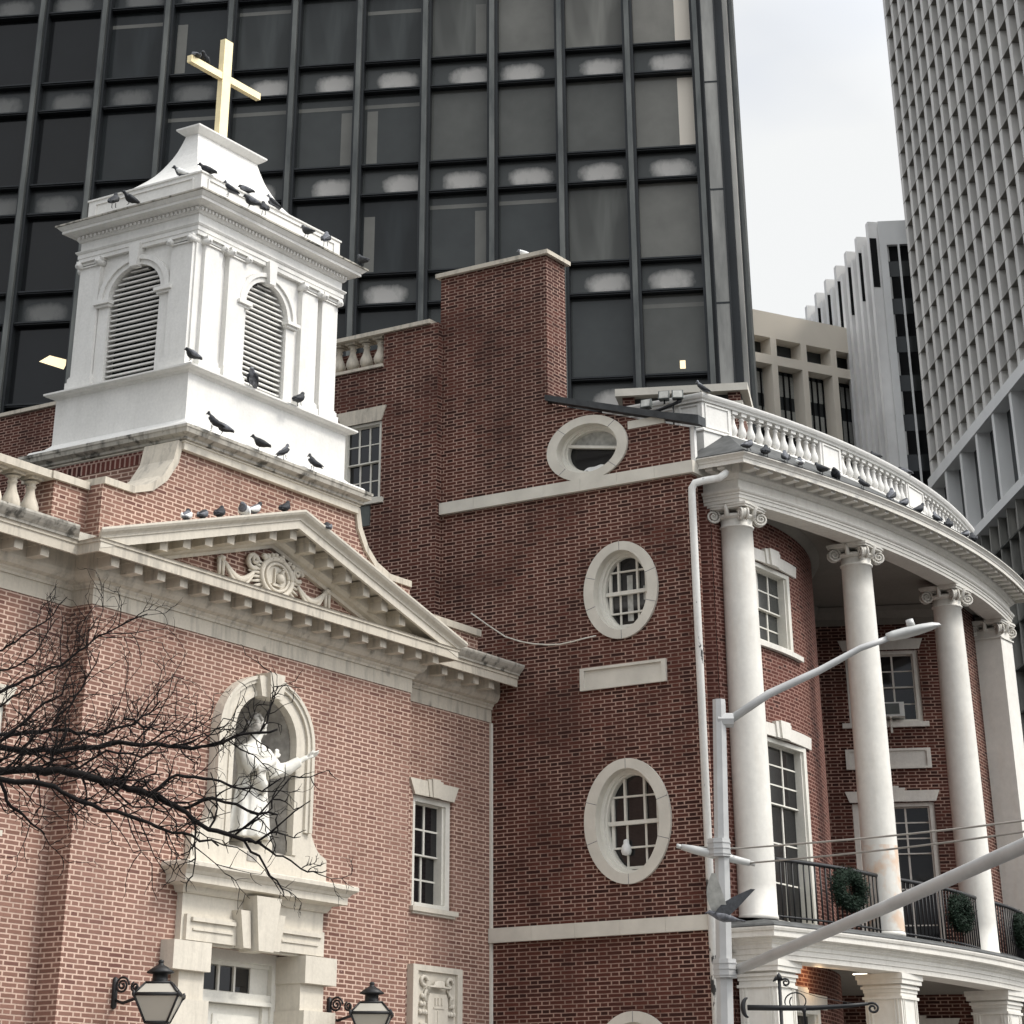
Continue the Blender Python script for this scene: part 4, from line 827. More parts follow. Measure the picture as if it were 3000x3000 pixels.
# ================================================================== dark glass tower
TD = Vector((-.412, .911)); TB = Vector((67.055, 43.63)); TBAY, TP = 2.664, 4.385
FT = Fr(TB, TD, (-.911, -.412))
TW = thing('glass_tower', (68, 44, -1.05), 'dark glass office tower with grey mullions filling the background', 'office tower')
S0 = 18.59 + 3 * TBAY; nb = 13
sE = 18.59 - 10 * TBAY          # last mullion before the corner
m = MB(); m.fbox(FT, sE - .7, 18.59 + 3 * TBAY, -6, -1.0, -1.05, 75); part('core', m, 'black_void', TW)
m = MB()
for k in range(-8, 9):
    z = 38.29 - TP * k
    for zz in (z, z - 1.22): m.fbox(FT, sE, S0, -.45, -.10, zz - .04, zz + .09); m.fbox(FT, sE, S0, -.45, -.04, zz + .01, zz + .04)
part('transom_grid', m, 'tower_frame', TW)
mm = MB()
F0_ = Fr((0, 0), TD, (-.911, -.412))
mm.fbox(F0_, -.095, .095, -.4, .20, -1.0, 75); mull = mm.make('mullion', 'tower_mullion')
mb2 = MB(); mb2.fbox(F0_, -.205, .205, -.5, .02, -1.0, 75); mside = mb2.make('mullion_frame', 'tower_frame')
for k in range(-3, 11):
    p = FT.p(18.59 - TBAY * k, 0, 0); inst('mullion', mull, TW, (p.x, p.y, 0)); inst('mullion_frame', mside, TW, (p.x, p.y, 0))
pw = TBAY - .40
def pane_mesh(mat, z0, z1):
    q = MB(); vs = [F0_.p(h, -.42, z) for h, z in ((-pw / 2, z0), (pw / 2, z0), (pw / 2, z1), (-pw / 2, z1))]
    hh = (z1 - z0); q.add(vs, [(0, 1, 2, 3)], uvs=[[(1, 0), (0, 0), (0, 1), (1, 1)]]); return q.make('window_pane', mat)
VIS = [pane_mesh(t, .09, TP - 1.22 - .05) for t in TG]; DRP = [pane_mesh('tower_drape_%d' % i, .09, TP - 1.22 - .05) for i in range(6)]
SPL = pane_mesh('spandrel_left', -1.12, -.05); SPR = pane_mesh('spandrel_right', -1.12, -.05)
r3 = random.Random(11)
def blind_mesh(hgt, wd, mat): q = MB(); q.fbox(F0_, -wd / 2, wd / 2, -.418, -.415, 0, hgt); return q.make('blind', mat)
BL = [blind_mesh(.16, pw, 'tower_glass_4'), blind_mesh(2.3, .42, 'tower_glass_4'), blind_mesh(2.9, .62, 'beige_panel')]
cnt = 0
for k in range(-3, 6):
    z = 38.29 - TP * k
    for j in range(-1, 10):
        c = 18.59 - TBAY * (j + .5); p = FT.p(c, 0, 0)
        lum = .7 + 4.0 * (j + 1) / 10 - .42 * (k + 1) + r3.uniform(-.45, .45); lum = max(0, min(5, round(lum)))  # paler to the right and upward: sky reflection put into the pane colour
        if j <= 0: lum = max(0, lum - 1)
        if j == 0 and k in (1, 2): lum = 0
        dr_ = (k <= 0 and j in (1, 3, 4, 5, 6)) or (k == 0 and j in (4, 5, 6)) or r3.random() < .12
        # pane below transom z (vision) and spandrel between z and z-1.22
        zv = z
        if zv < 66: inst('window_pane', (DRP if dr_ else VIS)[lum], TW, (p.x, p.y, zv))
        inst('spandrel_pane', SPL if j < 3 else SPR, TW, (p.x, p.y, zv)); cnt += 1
        if r3.random() < .42 and lum > 0:
            q = FT.p(c, 0, 0); inst('blind', BL[0], TW, (q.x, q.y, zv + 2.45 + r3.uniform(-.2, .2)))
        if (j, k) in ((2, 0), (7, -1), (9, 0), (5, 1), (9, 1)) or r3.random() < .05:
            q = FT.p(c + pw * (.36 if j in (2, 5, 7) else -.36), 0, 0); inst('blind', BL[1] if j != 9 else BL[2], TW, (q.x, q.y, zv + .12))
m = MB(); a = FT; m.add([a.p(17.35, -.405, 26.9), a.p(16.35, -.405, 26.55), a.p(16.2, -.405, 26.9), a.p(16.95, -.405, 27.12)], [(0, 1, 2, 3)]); part('lit_ceiling_panel', m, 'lit_ceiling', TW)
m = MB(); m.fbox(FT, -7.05, -6.85, -.41, -.40, 25.45, 25.75); part('lit_ceiling_panel', m, 'lit_ceiling', TW)
# corner: broad column, dark reveal, thin fins on the side face
m = MB(); m.fbox(FT, sE - .74, sE - .26, -.5, .24, -1, 75); part('corner_column', m, 'tower_column', TW)
m = MB(); m.fbox(FT, sE - .78, sE - .745, -.6, .28, -1, 75); m.fbox(FT, sE - .255, sE - .215, -.6, .28, -1, 75); m.fbox(FT, sE - 1.06, sE - .78, -3, -.30, -1, 75)
for k in range(-6, 9): m.fbox(FT, sE - .75, sE - .25, .235, .25, 38.29 - TP * k - 1.95, 38.29 - TP * k - 1.88)
part('corner_reveal', m, 'tower_frame', TW)
for s_, w_, o, mt in ((1.065, .17, -.7, 'tower_column'), (1.235, .07, -1.3, 'tower_frame'), (1.305, .10, -1.9, 'tower_mullion')):
    m = MB(); m.fbox(FT, sE - s_ - w_, sE - s_, o - 2.2, o, -1, 75); part('side_column', m, mt, TW)

# ================================================================== fin tower on the right
K = 2.45
P0 = Vector((70.87, 28.60)) * K; FF = Fr(P0, (-.81, -.587), (-.587, .81))   # h runs towards the camera side, outward = left
ZF = lambda z: z * K
FT2 = thing('concrete_tower', (P0.x + 10, P0.y, -1.05), 'pale concrete office tower with a deep diagonal-looking grid of fins', 'office tower')
BAY, FL_, DP = 1.053 * K, .915 * K, .33 * K
m = MB(); m.fbox(FF, -.1, 34 * BAY, -30, -DP, -1.05, ZF(75)); part('glass_wall', m, 'fin_dark', FT2)
m = MB()
for i in range(0, 26): m.fbox(FF, i * BAY - .16 * K, i * BAY + .16 * K, -DP, 0.012, ZF(20.35), ZF(62))
part('fin', m, 'fin_concrete', FT2); FT2.children[-1]['kind'] = 'stuff'
m = MB()
for i in range(0, 46): z = 20.35 * K + .55 * K + i * FL_; m.fbox(FF, -.12 * K, 26 * BAY, -DP, .03, z, z + .022 * K); 
part('floor_slab', m, 'soffit_grey', FT2)
m = MB()
for i in range(0, 46):
    z = 20.35 * K + .55 * K + i * FL_
    m.fbox(FF, -.1 * K, 26 * BAY, -DP, -DP + .02, z - .34 * K, z)
part('spandrel', m, 'fin_concrete', FT2)
m = MB(); m.fbox(FF, -.18 * K, 26 * BAY, -DP, .30, 19.98 * K, 20.34 * K); m.fbox(FF, -.18 * K, 26 * BAY, -DP, .34, 17.16 * K, 17.44 * K); part('white_band', m, 'fin_white', FT2)
for i in range(0, 13):
    m = MB(); m.fbox(FF, i * 2.1 * K - .13 * K, i * 2.1 * K + .13 * K, -.34 * K, .2, 17.44 * K, 19.98 * K); part('tall_fin', m, 'fin_white', FT2)
m = MB()
for i in range(0, 13): m.fbox(FF, i * 2.1 * K - .05 * K, i * 2.1 * K + .75 * K, -1.35 * K, -.36 * K, 17.44 * K, 19.98 * K)
part('tall_pier', m, 'fin_concrete', FT2)
m = MB()
for i in range(0, 26): m.fbox(FF, i * BAY - .05 * K, i * BAY + .05 * K, -DP * .8, 0.0, 1, ZF(17.16)); m.fbox(FF, i * BAY + .1 * K, i * BAY + .5 * K, -DP * .9, -DP * .7, 1.2, ZF(17.16))
part('lower_fin', m, 'tower_column', FT2); FT2.children[-1]['kind'] = 'stuff'
m = MB()
for i in range(0, 16): z = 17.16 * K - .9 * K - i * 1.15 * K; m.fbox(FF, -.1 * K, 26 * BAY, -DP, .03, z, z + .05 * K)
part('lower_slab', m, 'tower_mullion', FT2)

# ================================================================== ribbed tower
K2 = 1.45; P1 = Vector((121.87, 51.07)) * K2
RT = thing('ribbed_tower', (P1.x, P1.y, -1.05), 'narrow white tower with vertical ribs and slots under its roof edge', 'office tower')
FRt = Fr(P1, (.764, .645), (-.645, .764)); FRr = Fr(P1, (.437, -.9), (-.9, -.437)); FRn = Fr(P1, (.764, .645), (-.645, .764))
H1 = 50.82 * K2
m = MB(); m.fbox(FRt, 0, 34, -30, -.3, -1.05, H1); part('wall', m, 'white_panel', RT)
m = MB()
for i in range(19): h = .5 + i * 1.85; m.fbox(FRt, h, h + .75, -.35, .75, -1.05, H1 - (1.2 if i % 2 else -.25))
part('rib', m, 'white_panel', RT)
m = MB()
for i in range(0, 19, 2): h = .5 + i * 1.85; m = MB(); m.fbox(FRt, h - .04, h + .3, .1, .70, H1 - 5.8, H1 - 1.3); part('slot_window', m, 'black_void', RT)
m = MB(); m.fbox(FRr, .0, 9, -.4, .3, H1 - 2.2, H1); m.fbox(FRr, .0, .62, -.4, .3, -1.05, H1 - 2.2); m.fbox(FRr, 1.55, 1.72, -.4, .3, -1.05, H1 - 2.2); part('front_frame', m, 'fin_white', RT)
m = MB(); m.fbox(FRr, .62, 9, -.6, -.2, -1.05, H1 - 2.2); part('front_glass', m, 'black_void', RT)
m = MB()
for i in range(14): m.fbox(FRr, .65, 9, -.3, -.15, H1 - 5 - i * 3.4, H1 - 3.6 - i * 3.4)
part('front_spandrel', m, 'tower_glass_1', RT)

# ================================================================== beige tower
K3 = 1.3; P2 = Vector((136.94, 64.58)) * K3; BT = thing('beige_tower', (P2.x, P2.y, -1.05), 'cream coloured tower with square piers seen beside the dark glass tower', 'office tower')
FBg = Fr(P2, (.888, -.459), (-.459, -.888))
m = MB(); m.fbox(FBg, -16, 20, -12, -1.5, -1.05, 51.5 * K3); part('core', m, 'fin_dark', BT)
m = MB(); m.fbox(FBg, -16, 20, -1.6, 0, 50.0 * K3, 51.8 * K3); m.fbox(FBg, -16, 20, -1.4, 0, 48.15 * K3, 48.8 * K3)
for i in range(-6, 7): c = 1.45 * K3 * 0 + (-1.45 + 2.55 * i) * K3; m.fbox(FBg, c - .24 * K3, c + .24 * K3, -1.5, .002, -1.05, 50.0 * K3)
part('frame', m, 'beige_panel', BT)
m = MB()
for i in range(-30, 30): m.fbox(FBg, i * .62 - .07, i * .62 + .07, -1.6, -1.35, 20, 48.1 * K3)
part('mullions', m, 'black_void', BT)
m = MB()
for k in range(12): z = 47.9 * K3 - k * 3.1; m.fbox(FBg, -16, 20, -1.5, -1.45, z - 1.9, z)
part('glass_band', m, 'curtain', BT)
# ================================================================== statue in the niche
def remeshed(name, mb, mat, loc, vox=.012, parent=None, **kw):
    o = link(bpy.data.objects.new(name + '_tmp', mb.make(name, mat, loc))); md = o.modifiers.new('r', 'REMESH'); md.mode = 'VOXEL'; md.voxel_size = vox; md.use_smooth_shade = True
    sm = o.modifiers.new('s', 'SMOOTH'); sm.iterations = 2; sm.factor = .5
    dg = bpy.context.evaluated_depsgraph_get(); me = bpy.data.meshes.new_from_object(o.evaluated_get(dg)); bpy.data.objects.remove(o)
    me.materials.clear(); me.materials.append(MAT[mat]); me.polygons.foreach_set('use_smooth', [True] * len(me.polygons))
    r_ = link(bpy.data.objects.new(name, me))
    if parent: r_.parent = parent
    else: r_.location = loc
    return r_
SX, SY, SZ = 19.98, 16.04, 3.17
ST = thing('statue', (SX, SY, SZ), 'white stone statue of a robed figure gazing up with one arm held out', 'statue')
m = MB(); rings = []
prof = [(0, .27, .19, 0), (.05, .275, .195, 0), (.2, .25, .175, .0), (.4, .215, .155, .005), (.55, .195, .14, .01), (.64, .18, .125, .01), (.70, .195, .13, .01), (.80, .235, .145, .015), (.86, .235, .14, .02), (.90, .19, .12, .025), (.93, .10, .085, .03), (.96, .062, .062, .035), (1.0, .06, .06, .045), (1.04, .05, .05, .05)]
for z, rx, ry, sh in prof:
    rg = []
    for k in range(40):
        t = 2 * PI * k / 40; fold = 1 + (.075 * math.sin(9 * t + z * 2.2) + .035 * math.sin(17 * t + 1)) * max(0, min(1, (.85 - z) * 2)) ** .7
        rg.append((SX + sh + rx * fold * math.cos(t), SY - .01 + ry * fold * math.sin(t), SZ + z))
    rings.append(rg)
m.loft(rings)
# open sleeve of the raised arm, arm held out to the right of the picture
m.tube([(SX + .17, SY - .03, SZ + .85), (SX + .27, SY - .07, SZ + .74), (SX + .31, SY - .10, SZ + .63)], [.085, .095, .11], 14)
m.tube([(SX + .29, SY - .09, SZ + .68), (SX + .42, SY - .17, SZ + .72), (SX + .53, SY - .24, SZ + .80)], [.075, .07, .055], 12)
m.tube([(SX + .50, SY - .22, SZ + .78), (SX + .60, SY - .28, SZ + .845)], [.032, .026], 10)
hb = Vector((SX + .61, SY - .285, SZ + .85)); m.tube([hb - Vector((.02, -.01, .01)), hb + Vector((.05, -.03, .025))], [.028, .034], 10, sq=.55)
for i, (dx, dy, dz, ln) in enumerate(((.05, -.05, .05, .050), (.06, -.035, .035, .062), (.062, -.02, .018, .062), (.055, -.005, .002, .052))):
    s_ = hb + Vector((dx, dy, dz)); m.tube([s_ - Vector((.02, -.01, .005)), s_ + Vector((ln * .6, -.02, .012)), s_ + Vector((ln, -.028, .03))], [.0125, .011, .009], 7)
m.tube([hb + Vector((.0, -.02, .02)), hb + Vector((.01, -.05, .05)), hb + Vector((.03, -.06, .075))], [.013, .012, .010], 7)
# other arm folded up across the chest
m.tube([(SX - .16, SY - .05, SZ + .84), (SX - .20, SY - .14, SZ + .72), (SX - .15, SY - .19, SZ + .64)], [.085, .09, .09], 14)
m.tube([(SX - .15, SY - .18, SZ + .65), (SX - .02, SY - .24, SZ + .70), (SX + .06, SY - .26, SZ + .755)], [.085, .07, .05], 12)
m.tube([(SX - .12, SY - .18, SZ + .60), (SX - .02, SY - .2, SZ + .50), (SX + .02, SY - .19, SZ + .42)], [.07, .06, .02], 10)
h2 = Vector((SX + .085, SY - .265, SZ + .78)); m.tube([h2 - Vector((.03, 0, .03)), h2 + Vector((.01, 0, .02))], [.026, .03], 9, sq=.6)
for i in range(4): s_ = h2 + Vector((-.015 + .014 * i, -.002, .02)); m.tube([s_, s_ + Vector((.004 + .003 * i, -.006, .05)), s_ + Vector((.008 + .004 * i, .004, .075 - .008 * abs(i - 1.5)))], [.0115, .010, .008], 6)
m.tube([h2 + Vector((.02, -.01, 0)), h2 + Vector((.045, -.02, .02)), h2 + Vector((.05, -.02, .045))], [.012, .011, .009], 6)
# bare feet peeping out on the plinth
for sx in (-.09, .09): m.tube([(SX + sx, SY - .1, SZ + .025), (SX + sx, SY - .23, SZ + .02)], [.045, .03], 9, sq=.6)
# head turned and tipped up towards the right
hc = Vector((SX + .07, SY - .01, SZ + 1.115)); hf = Vector((.80, -.50, .30)).normalized(); hs = hf.cross(Vector((0, 0, 1))).normalized(); hu = hs.cross(hf).normalized()
def hp(f, s, u): return hc + hf * f + hs * s + hu * u
m.loft([[hp(.088 * math.sin(a_) * math.cos(t) + .004, .074 * math.sin(a_) * math.sin(t), -.118 * math.cos(a_)) for t in [2 * PI * k / 20 for k in range(20)]] for a_ in [PI * (i + .3) / 12.6 for i in range(13)]])
m.tube([hp(.082, 0, .02), hp(.103, 0, -.015), hp(.098, 0, -.026)], [.012, .017, .012], 7)
for s_ in (-1, 1):
    m.tube([hp(.074, s_ * .014, .036), hp(.072, s_ * .045, .034)], .010, 6); m.tube([hp(.074, s_ * .028, .016), hp(.073, s_ * .036, .015)], .009, 6); m.tube([hp(.062, s_ * .045, -.03), hp(.05, s_ * .05, -.04)], .018, 6)
m.tube([hp(.084, -.018, -.05), hp(.090, 0, -.048), hp(.084, .018, -.05)], .007, 6); m.tube([hp(.082, -.014, -.062), hp(.088, 0, -.064), hp(.082, .014, -.062)], .008, 6)
m.tube([hp(.07, -.012, -.092), hp(.07, .012, -.092)], .02, 7); m.tube([hp(.0, 0, -.08), (SX + .035, SY - .01, SZ + .95)], [.05, .056], 12)
figure = remeshed('figure', m, 'statue_stone', (SX, SY, SZ), .0085, ST)
m = MB()
for i in range(90):
    a_ = rnd.uniform(0, PI * .62); t = rnd.uniform(0, 2 * PI); p = hp(.1 * math.sin(a_) * math.cos(t) - .012, .09 * math.sin(a_) * math.sin(t), .128 * math.cos(a_))
    if (p - hc).dot(hf) > .055 and (p - hc).dot(hu) < .07: continue
    m.lathe(tuple(p), [(0, -.022), (.021, -.008), (.021, .008), (0, .022)], 7)
for i in range(50):
    t = rnd.uniform(R(70), R(290)); p = hp(.095 * math.cos(t) - .01, .085 * math.sin(t), rnd.uniform(-.08, .03)); m.lathe(tuple(p), [(0, -.02), (.018, -.008), (.018, .008), (0, .02)], 7)
remeshed('hair', m, 'statue_dark', (SX, SY, SZ), .0085, ST)

# ================================================================== wall lanterns
def lantern(x, z, label, sc=1.0):
    y = 15.42
    T = thing('wall_lantern', (x, YP, z), label, 'lantern', 'black lanterns flanking the church door')
    W, w0, wt = .235 * sc, .115 * sc, .13 * sc; zt, zm_, zb_ = z + .10, z, z - .225
    a_ = R(33); D = [Vector((math.cos(a_ + q * PI / 2 + PI / 4), math.sin(a_ + q * PI / 2 + PI / 4), 0)) for q in range(4)]
    c = Vector((x, y, 0)); P = lambda q, r, zz: c + D[q % 4] * r * 1.25 + Vector((0, 0, zz))
    m = MB()
    for q in range(4):
        m.tube([P(q, W, zm_), P(q, w0, zb_)], .011, 5); m.tube([P(q, W, zm_), P(q, wt, zt)], .011, 5); m.tube([P(q, W, zm_), P(q + 1, W, zm_)], .016, 5); m.tube([P(q, wt, zt), P(q + 1, wt, zt)], .012, 5); m.tube([P(q, w0, zb_), P(q + 1, w0, zb_)], .012, 5)
        m.lathe(tuple(P(q, W, zm_)), [(0, -.03), (.018, -.01), (.018, .012), (.008, .03), (0, .035)], 7)
    part('lantern_frame', m, 'iron', T); fr = T.children[-1]
    m = MB(); m.lathe((x, y, 0), [(.105, zt), (.075, zt + .01), (.07, zt + .075), (.125, zt + .085), (.13, zt + .095), (.07, zt + .135), (.03, zt + .155), (.022, zt + .17), (.03, zt + .18), (.022, zt + .195), (0, zt + .20)], 14); part('cap', m, 'iron', T); m = MB(); m.lathe((x, y, 0), [(0, zb_ - .07), (.03, zb_ - .05), (.02, zb_ - .03), (.11, zb_)], 12); part('base', m, 'iron', T)
    m = MB()
    for q in range(4):
        for (r0, z0, r1, z1) in ((W, zm_, w0, zb_), (W, zm_, wt, zt)): i_ = .985; m.add([P(q, r0 * i_, z0), P(q + 1, r0 * i_, z0), P(q + 1, r1 * i_, z1), P(q, r1 * i_, z1)], [(0, 1, 2, 3)])
    part('glass', m, 'lantern_glass', T)
    m = MB(); m.lathe((x - .0, YP - .01, 0), [(0, z - .1), (.03, z - .08), (.03, z + .16), (0, z + .18)], 8)
    m.tube([(x, YP - .02, z - .02), (x - .02, YP - .14, z - .05), (x, YP - .25, z - .02), (x, y + .2, z + .0)], .014, 6)
    sp = [(x - .01, YP - .11 - .085 * (1 - i / 40) * math.cos(i * .42), z + .10 + .075 * (1 - i / 40) * math.sin(i * .42)) for i in range(36)]; m.tube(sp, .011, 5)
    sp = [(x - .01, YP - .27 - .05 * (1 - i / 30) * math.cos(i * .45 + 2), z + .08 + .045 * (1 - i / 30) * math.sin(i * .45 + 2)) for i in range(26)]; m.tube(sp, .010, 5)
    part('bracket', m, 'iron', T)
lantern(18.03, 1.585, 'large black wall lantern with a scroll bracket on the brick left of the church door')
lantern(21.42, 1.605, 'large black wall lantern on the brick between the church door and the carved plaque')

# ================================================================== pigeons
def pigeon_mesh(name, body, head, pose=0, wing=None):
    m = MB(); m.cur = 0
    sp = [(-.15, .030, .020, .006), (-.10, .042, .030, .013), (-.055, .058, .042, .034), (0, .072, .049, .046), (.04, .088, .042, .044), (.062, .112, .027, .030), (.075, .135, .0235, .0245), (.092, .141, .019, .019), (.105, .137, .007, .008), (.122, .131, .002, .003)]
    if pose == 1: sp = sp[:5] + [(.055, .100, .030, .033), (.060, .116, .0235, .0225), (.076, .120, .017, .017), (.088, .115, .007, .007), (.100, .109, .002, .003)]
    if pose == 2: sp = [(-.13, .012, .016, .006), (-.09, .033, .028, .013), (-.055, .060, .040, .033), (-.015, .085, .046, .044), (.015, .110, .038, .038), (.028, .135, .025, .026), (.035, .157, .022, .022), (.050, .161, .018, .018), (.063, .156, .007, .007), (.078, .149, .002, .003)]
    rings = [[(x, rx * math.cos(t), z + rz * math.sin(t)) for t in [2 * PI * k / 12 for k in range(12)]] for x, z, rx, rz in sp]
    m.loft(rings[:5], cap=False); m.add([sum((Vector(p) for p in rings[0]), Vector()) / 12] + rings[0], [(0, 1 + (k + 1) % 12, 1 + k) for k in range(12)], True)
    m.cur = 1; m.loft(rings[4:]); m.cur = 2
    for s_ in (-1, 1):
        w_ = [[(x, s_ * (yy + .012 * math.cos(t)), zz + hh * math.sin(t)) for t in [2 * PI * k / 8 for k in range(8)]] for x, yy, zz, hh in ((.035, .034, sp[3][1] + .018, .012), (0, .044, sp[3][1] + .004, .032), (-.06, .038, sp[2][1] + .002, .027), (-.12, .018, sp[1][1] + .008, .010), (-.145, .010, sp[0][1] + .014, .003))]
        m.loft(w_)
    m.cur = 1
    for s_ in (-1, 1): m.tube([(.0, s_ * .018, .045), (.004, s_ * .02, .004), (.022, s_ * .02, .002)], .004, 4)
    return m.make(name, [body, head, wing or body])
PM = [pigeon_mesh('pigeon', 'pigeon_dark', 'pigeon_dark'), pigeon_mesh('pigeon', 'pigeon_dark', 'pigeon_dark', 1, 'pigeon_grey'), pigeon_mesh('pigeon', 'pigeon_grey', 'pigeon_dark', 0, 'cloth_white'), pigeon_mesh('pigeon', 'pigeon_grey', 'pigeon_grey', 2, 'pigeon_dark'), pigeon_mesh('pigeon', 'pigeon_dark', 'pigeon_dark', 2), pigeon_mesh('pigeon', 'cloth_white', 'pigeon_grey', 1, 'cloth_white')]
VN = ['dark', 'dark grey', 'grey and white', 'grey', 'upright dark', 'whitish']
ORD = ['first', 'second', 'third', 'fourth', 'fifth', 'sixth', 'seventh', 'eighth', 'ninth', 'tenth', 'eleventh', 'twelfth', 'thirteenth', 'fourteenth']
def flock(place, pts, group):
    for i, (x, y, z, v, rz) in enumerate(pts):
        o = link(bpy.data.objects.new('pigeon', PM[v])); o.location = (x, y, z); o.rotation_euler = (0, 0, R(rz)); s_ = rnd.uniform(.93, 1.08); o.scale = (s_ * .92, s_ * 1.15, s_ * 1.08); o.location.z -= .026
        tag(o, '%s pigeon, %s from the left %s' % (VN[v], ORD[i], place) if len(pts) > 1 else '%s pigeon alone %s' % (VN[v], place), 'pigeon', group)
G_ = 'pigeons perched on the buildings'
flock('on the arm of the golden cross', [(19.38, 17.02, 12.15, 1, 60), (19.55, 17.02, 12.15, 0, 200)], G_)
flock('on the left of the belfry roof box', [(18.70, 16.53, 10.225, 2, 110)], G_)
flock('on the front of the belfry roof box', [(18.80, 16.22, 10.225, 0, 120), (19.52, 16.22, 10.225, 1, 110), (20.04, 16.22, 10.225, 3, 140)], G_)
flock('along the top of the belfry cornice', [(18.36, 17.22, 9.90, 4, 20), (18.38, 17.0, 9.90, 0, 150), (18.80, 15.86, 9.895, 3, 120), (19.2, 15.86, 9.895, 1, 140), (19.48, 15.87, 9.895, 4, 60), (20.33, 15.88, 9.895, 0, 80), (20.70, 15.87, 9.895, 3, 30), (21.5, 15.9, 9.895, 0, 70)], G_)
flock('on the moulding below the belfry louvres', [(18.42, 15.92, 7.855, 1, 150), (19.5, 15.92, 7.855, 3, 200), (20.38, 15.92, 7.855, 0, 10)], G_)
flock('on the stained ledge below the belfry', [(18.65, 15.75, 7.115, 4, 120), (18.83, 15.75, 7.115, 1, 140), (19.52, 15.78, 7.115, 0, 130), (19.98, 15.78, 7.115, 3, 350), (20.53, 15.80, 7.115, 4, 100)], G_)
zr = lambda x: ZA - slope * abs(x - XA) - .002
flock('on the sloping top of the church pediment', [(x, 15.55, zr(x), v, r_) for x, v, r_ in ((18.10, 2, 30), (18.36, 1, 20), (18.63, 0, 25), (19.03, 5, 200), (19.22, 2, 0), (19.74, 0, 15), (20.52, 1, 40))], G_)
flock('on the brick chimney cap', [(25.08, 15.78, 11.062, 5, 110)], G_)
flock('on the curved porch roof edge', [(x, y + .05, 7.915, v, r_) for x, y, v, r_ in ((25.08, 12.45, 1, 350), (25.45, 12.40, 0, 20), (25.85, 12.32, 3, 40), (26.12, 12.25, 2, 30), (26.56, 12.17, 0, 70), (26.88, 12.12, 1, 190), (27.50, 12.03, 4, 80), (28.31, 11.98, 3, 10), (28.68, 11.96, 1, 350), (29.12, 11.94, 0, 340), (29.68, 11.93, 3, 60), (30.08, 11.92, 0, 20), (30.68, 11.92, 1, 0), (31.0, 11.94, 0, 30))], G_)
flock('on the white balustrade rail of the porch', [(25.42, 13.3, 8.845, 3, 100), (29.5, 12.72, 8.845, 0, 60), (30.44, 12.71, 8.845, 1, 90)], G_)
# pigeon in flight in front of the pole: wings raised
m = MB(); fl = Vector((20.95, 11.0, 2.245)); fx = Vector((-RIGHT.x, -RIGHT.y, .08)).normalized(); fy = Vector((-.7, -.7, 0)).normalized(); fz = Vector((0, 0, 1))
def q3(a, b, c): return fl + fx * a + fy * b + fz * c
sp = [(-.20, -.02, .045, .005), (-.13, -.012, .03, .012), (-.07, -.004, .045, .03), (0, 0, .055, .042), (.06, .01, .045, .036), (.10, .022, .028, .025), (.13, .032, .025, .022), (.15, .03, .010, .010), (.175, .022, .002, .003)]
m.loft([[q3(x, rx * math.cos(t), z + rz * math.sin(t)) for t in [2 * PI * k / 12 for k in range(12)]] for x, z, rx, rz in sp])
m.cur = 1
def wingm(root, tip, chord, th):
    rg = []
    for i in range(7):
        f = i / 6; c = root.lerp(tip, f); ch = chord * (1 - .72 * f ** 2.2) * (1 + .25 * math.sin(PI * f)); sw = fx * (.03 * math.sin(PI * f) - .05 * f)
        rg.append([c + sw + fx * ch * .45, c + sw + Vector((0, 0, th * (1 - f))) + fx * ch * .1, c + sw - fx * ch * .55, c + sw - Vector((0, 0, th * (1 - f) * .4))])
    m.loft(rg, smooth=False)
wingm(q3(.03, .035, .02), q3(-.25, -.02, .27), .15, .012); m.cur = 2; wingm(q3(.02, -.02, .02), q3(.16, .12, .36), .15, .012)
solo('pigeon', m, ['pigeon_grey', 'pigeon_dark', 'curtain'], tuple(fl), 'flying pigeon with both wings raised in front of the grey street pole', 'pigeon')
# white dove ornament and a cloth inside windows
m = MB(); m.lathe((25.165, 14.46, 3.42), [(0, 0), (.05, .01), (.065, .05), (.055, .10), (.035, .13), (.035, .15), (.03, .17), (0, .18)], 12); solo('dove_figurine', m, 'cloth_white', (25.165, 14.46, 3.42), 'small white dove figurine behind the glass of the lowest full oval window', 'figurine')
m = MB(); n = 12; m.loft([[(25.17 - .01 * math.sin(i * 1.3), 14.95 - .4 * i / n, 8.0 + .02 * math.sin(i)) for i in range(n + 1)], [(25.18, 14.95 - .4 * i / n, 8.02 + .05 * math.sin(PI * i / n) + .012 * math.sin(i * .9)) for i in range(n + 1)]], close=False, cap=False)
solo('white_cloth', m, 'cloth_white', (25.17, 14.8, 8.0), 'crumpled white cloth lying in the bottom of the round attic window', 'cloth')

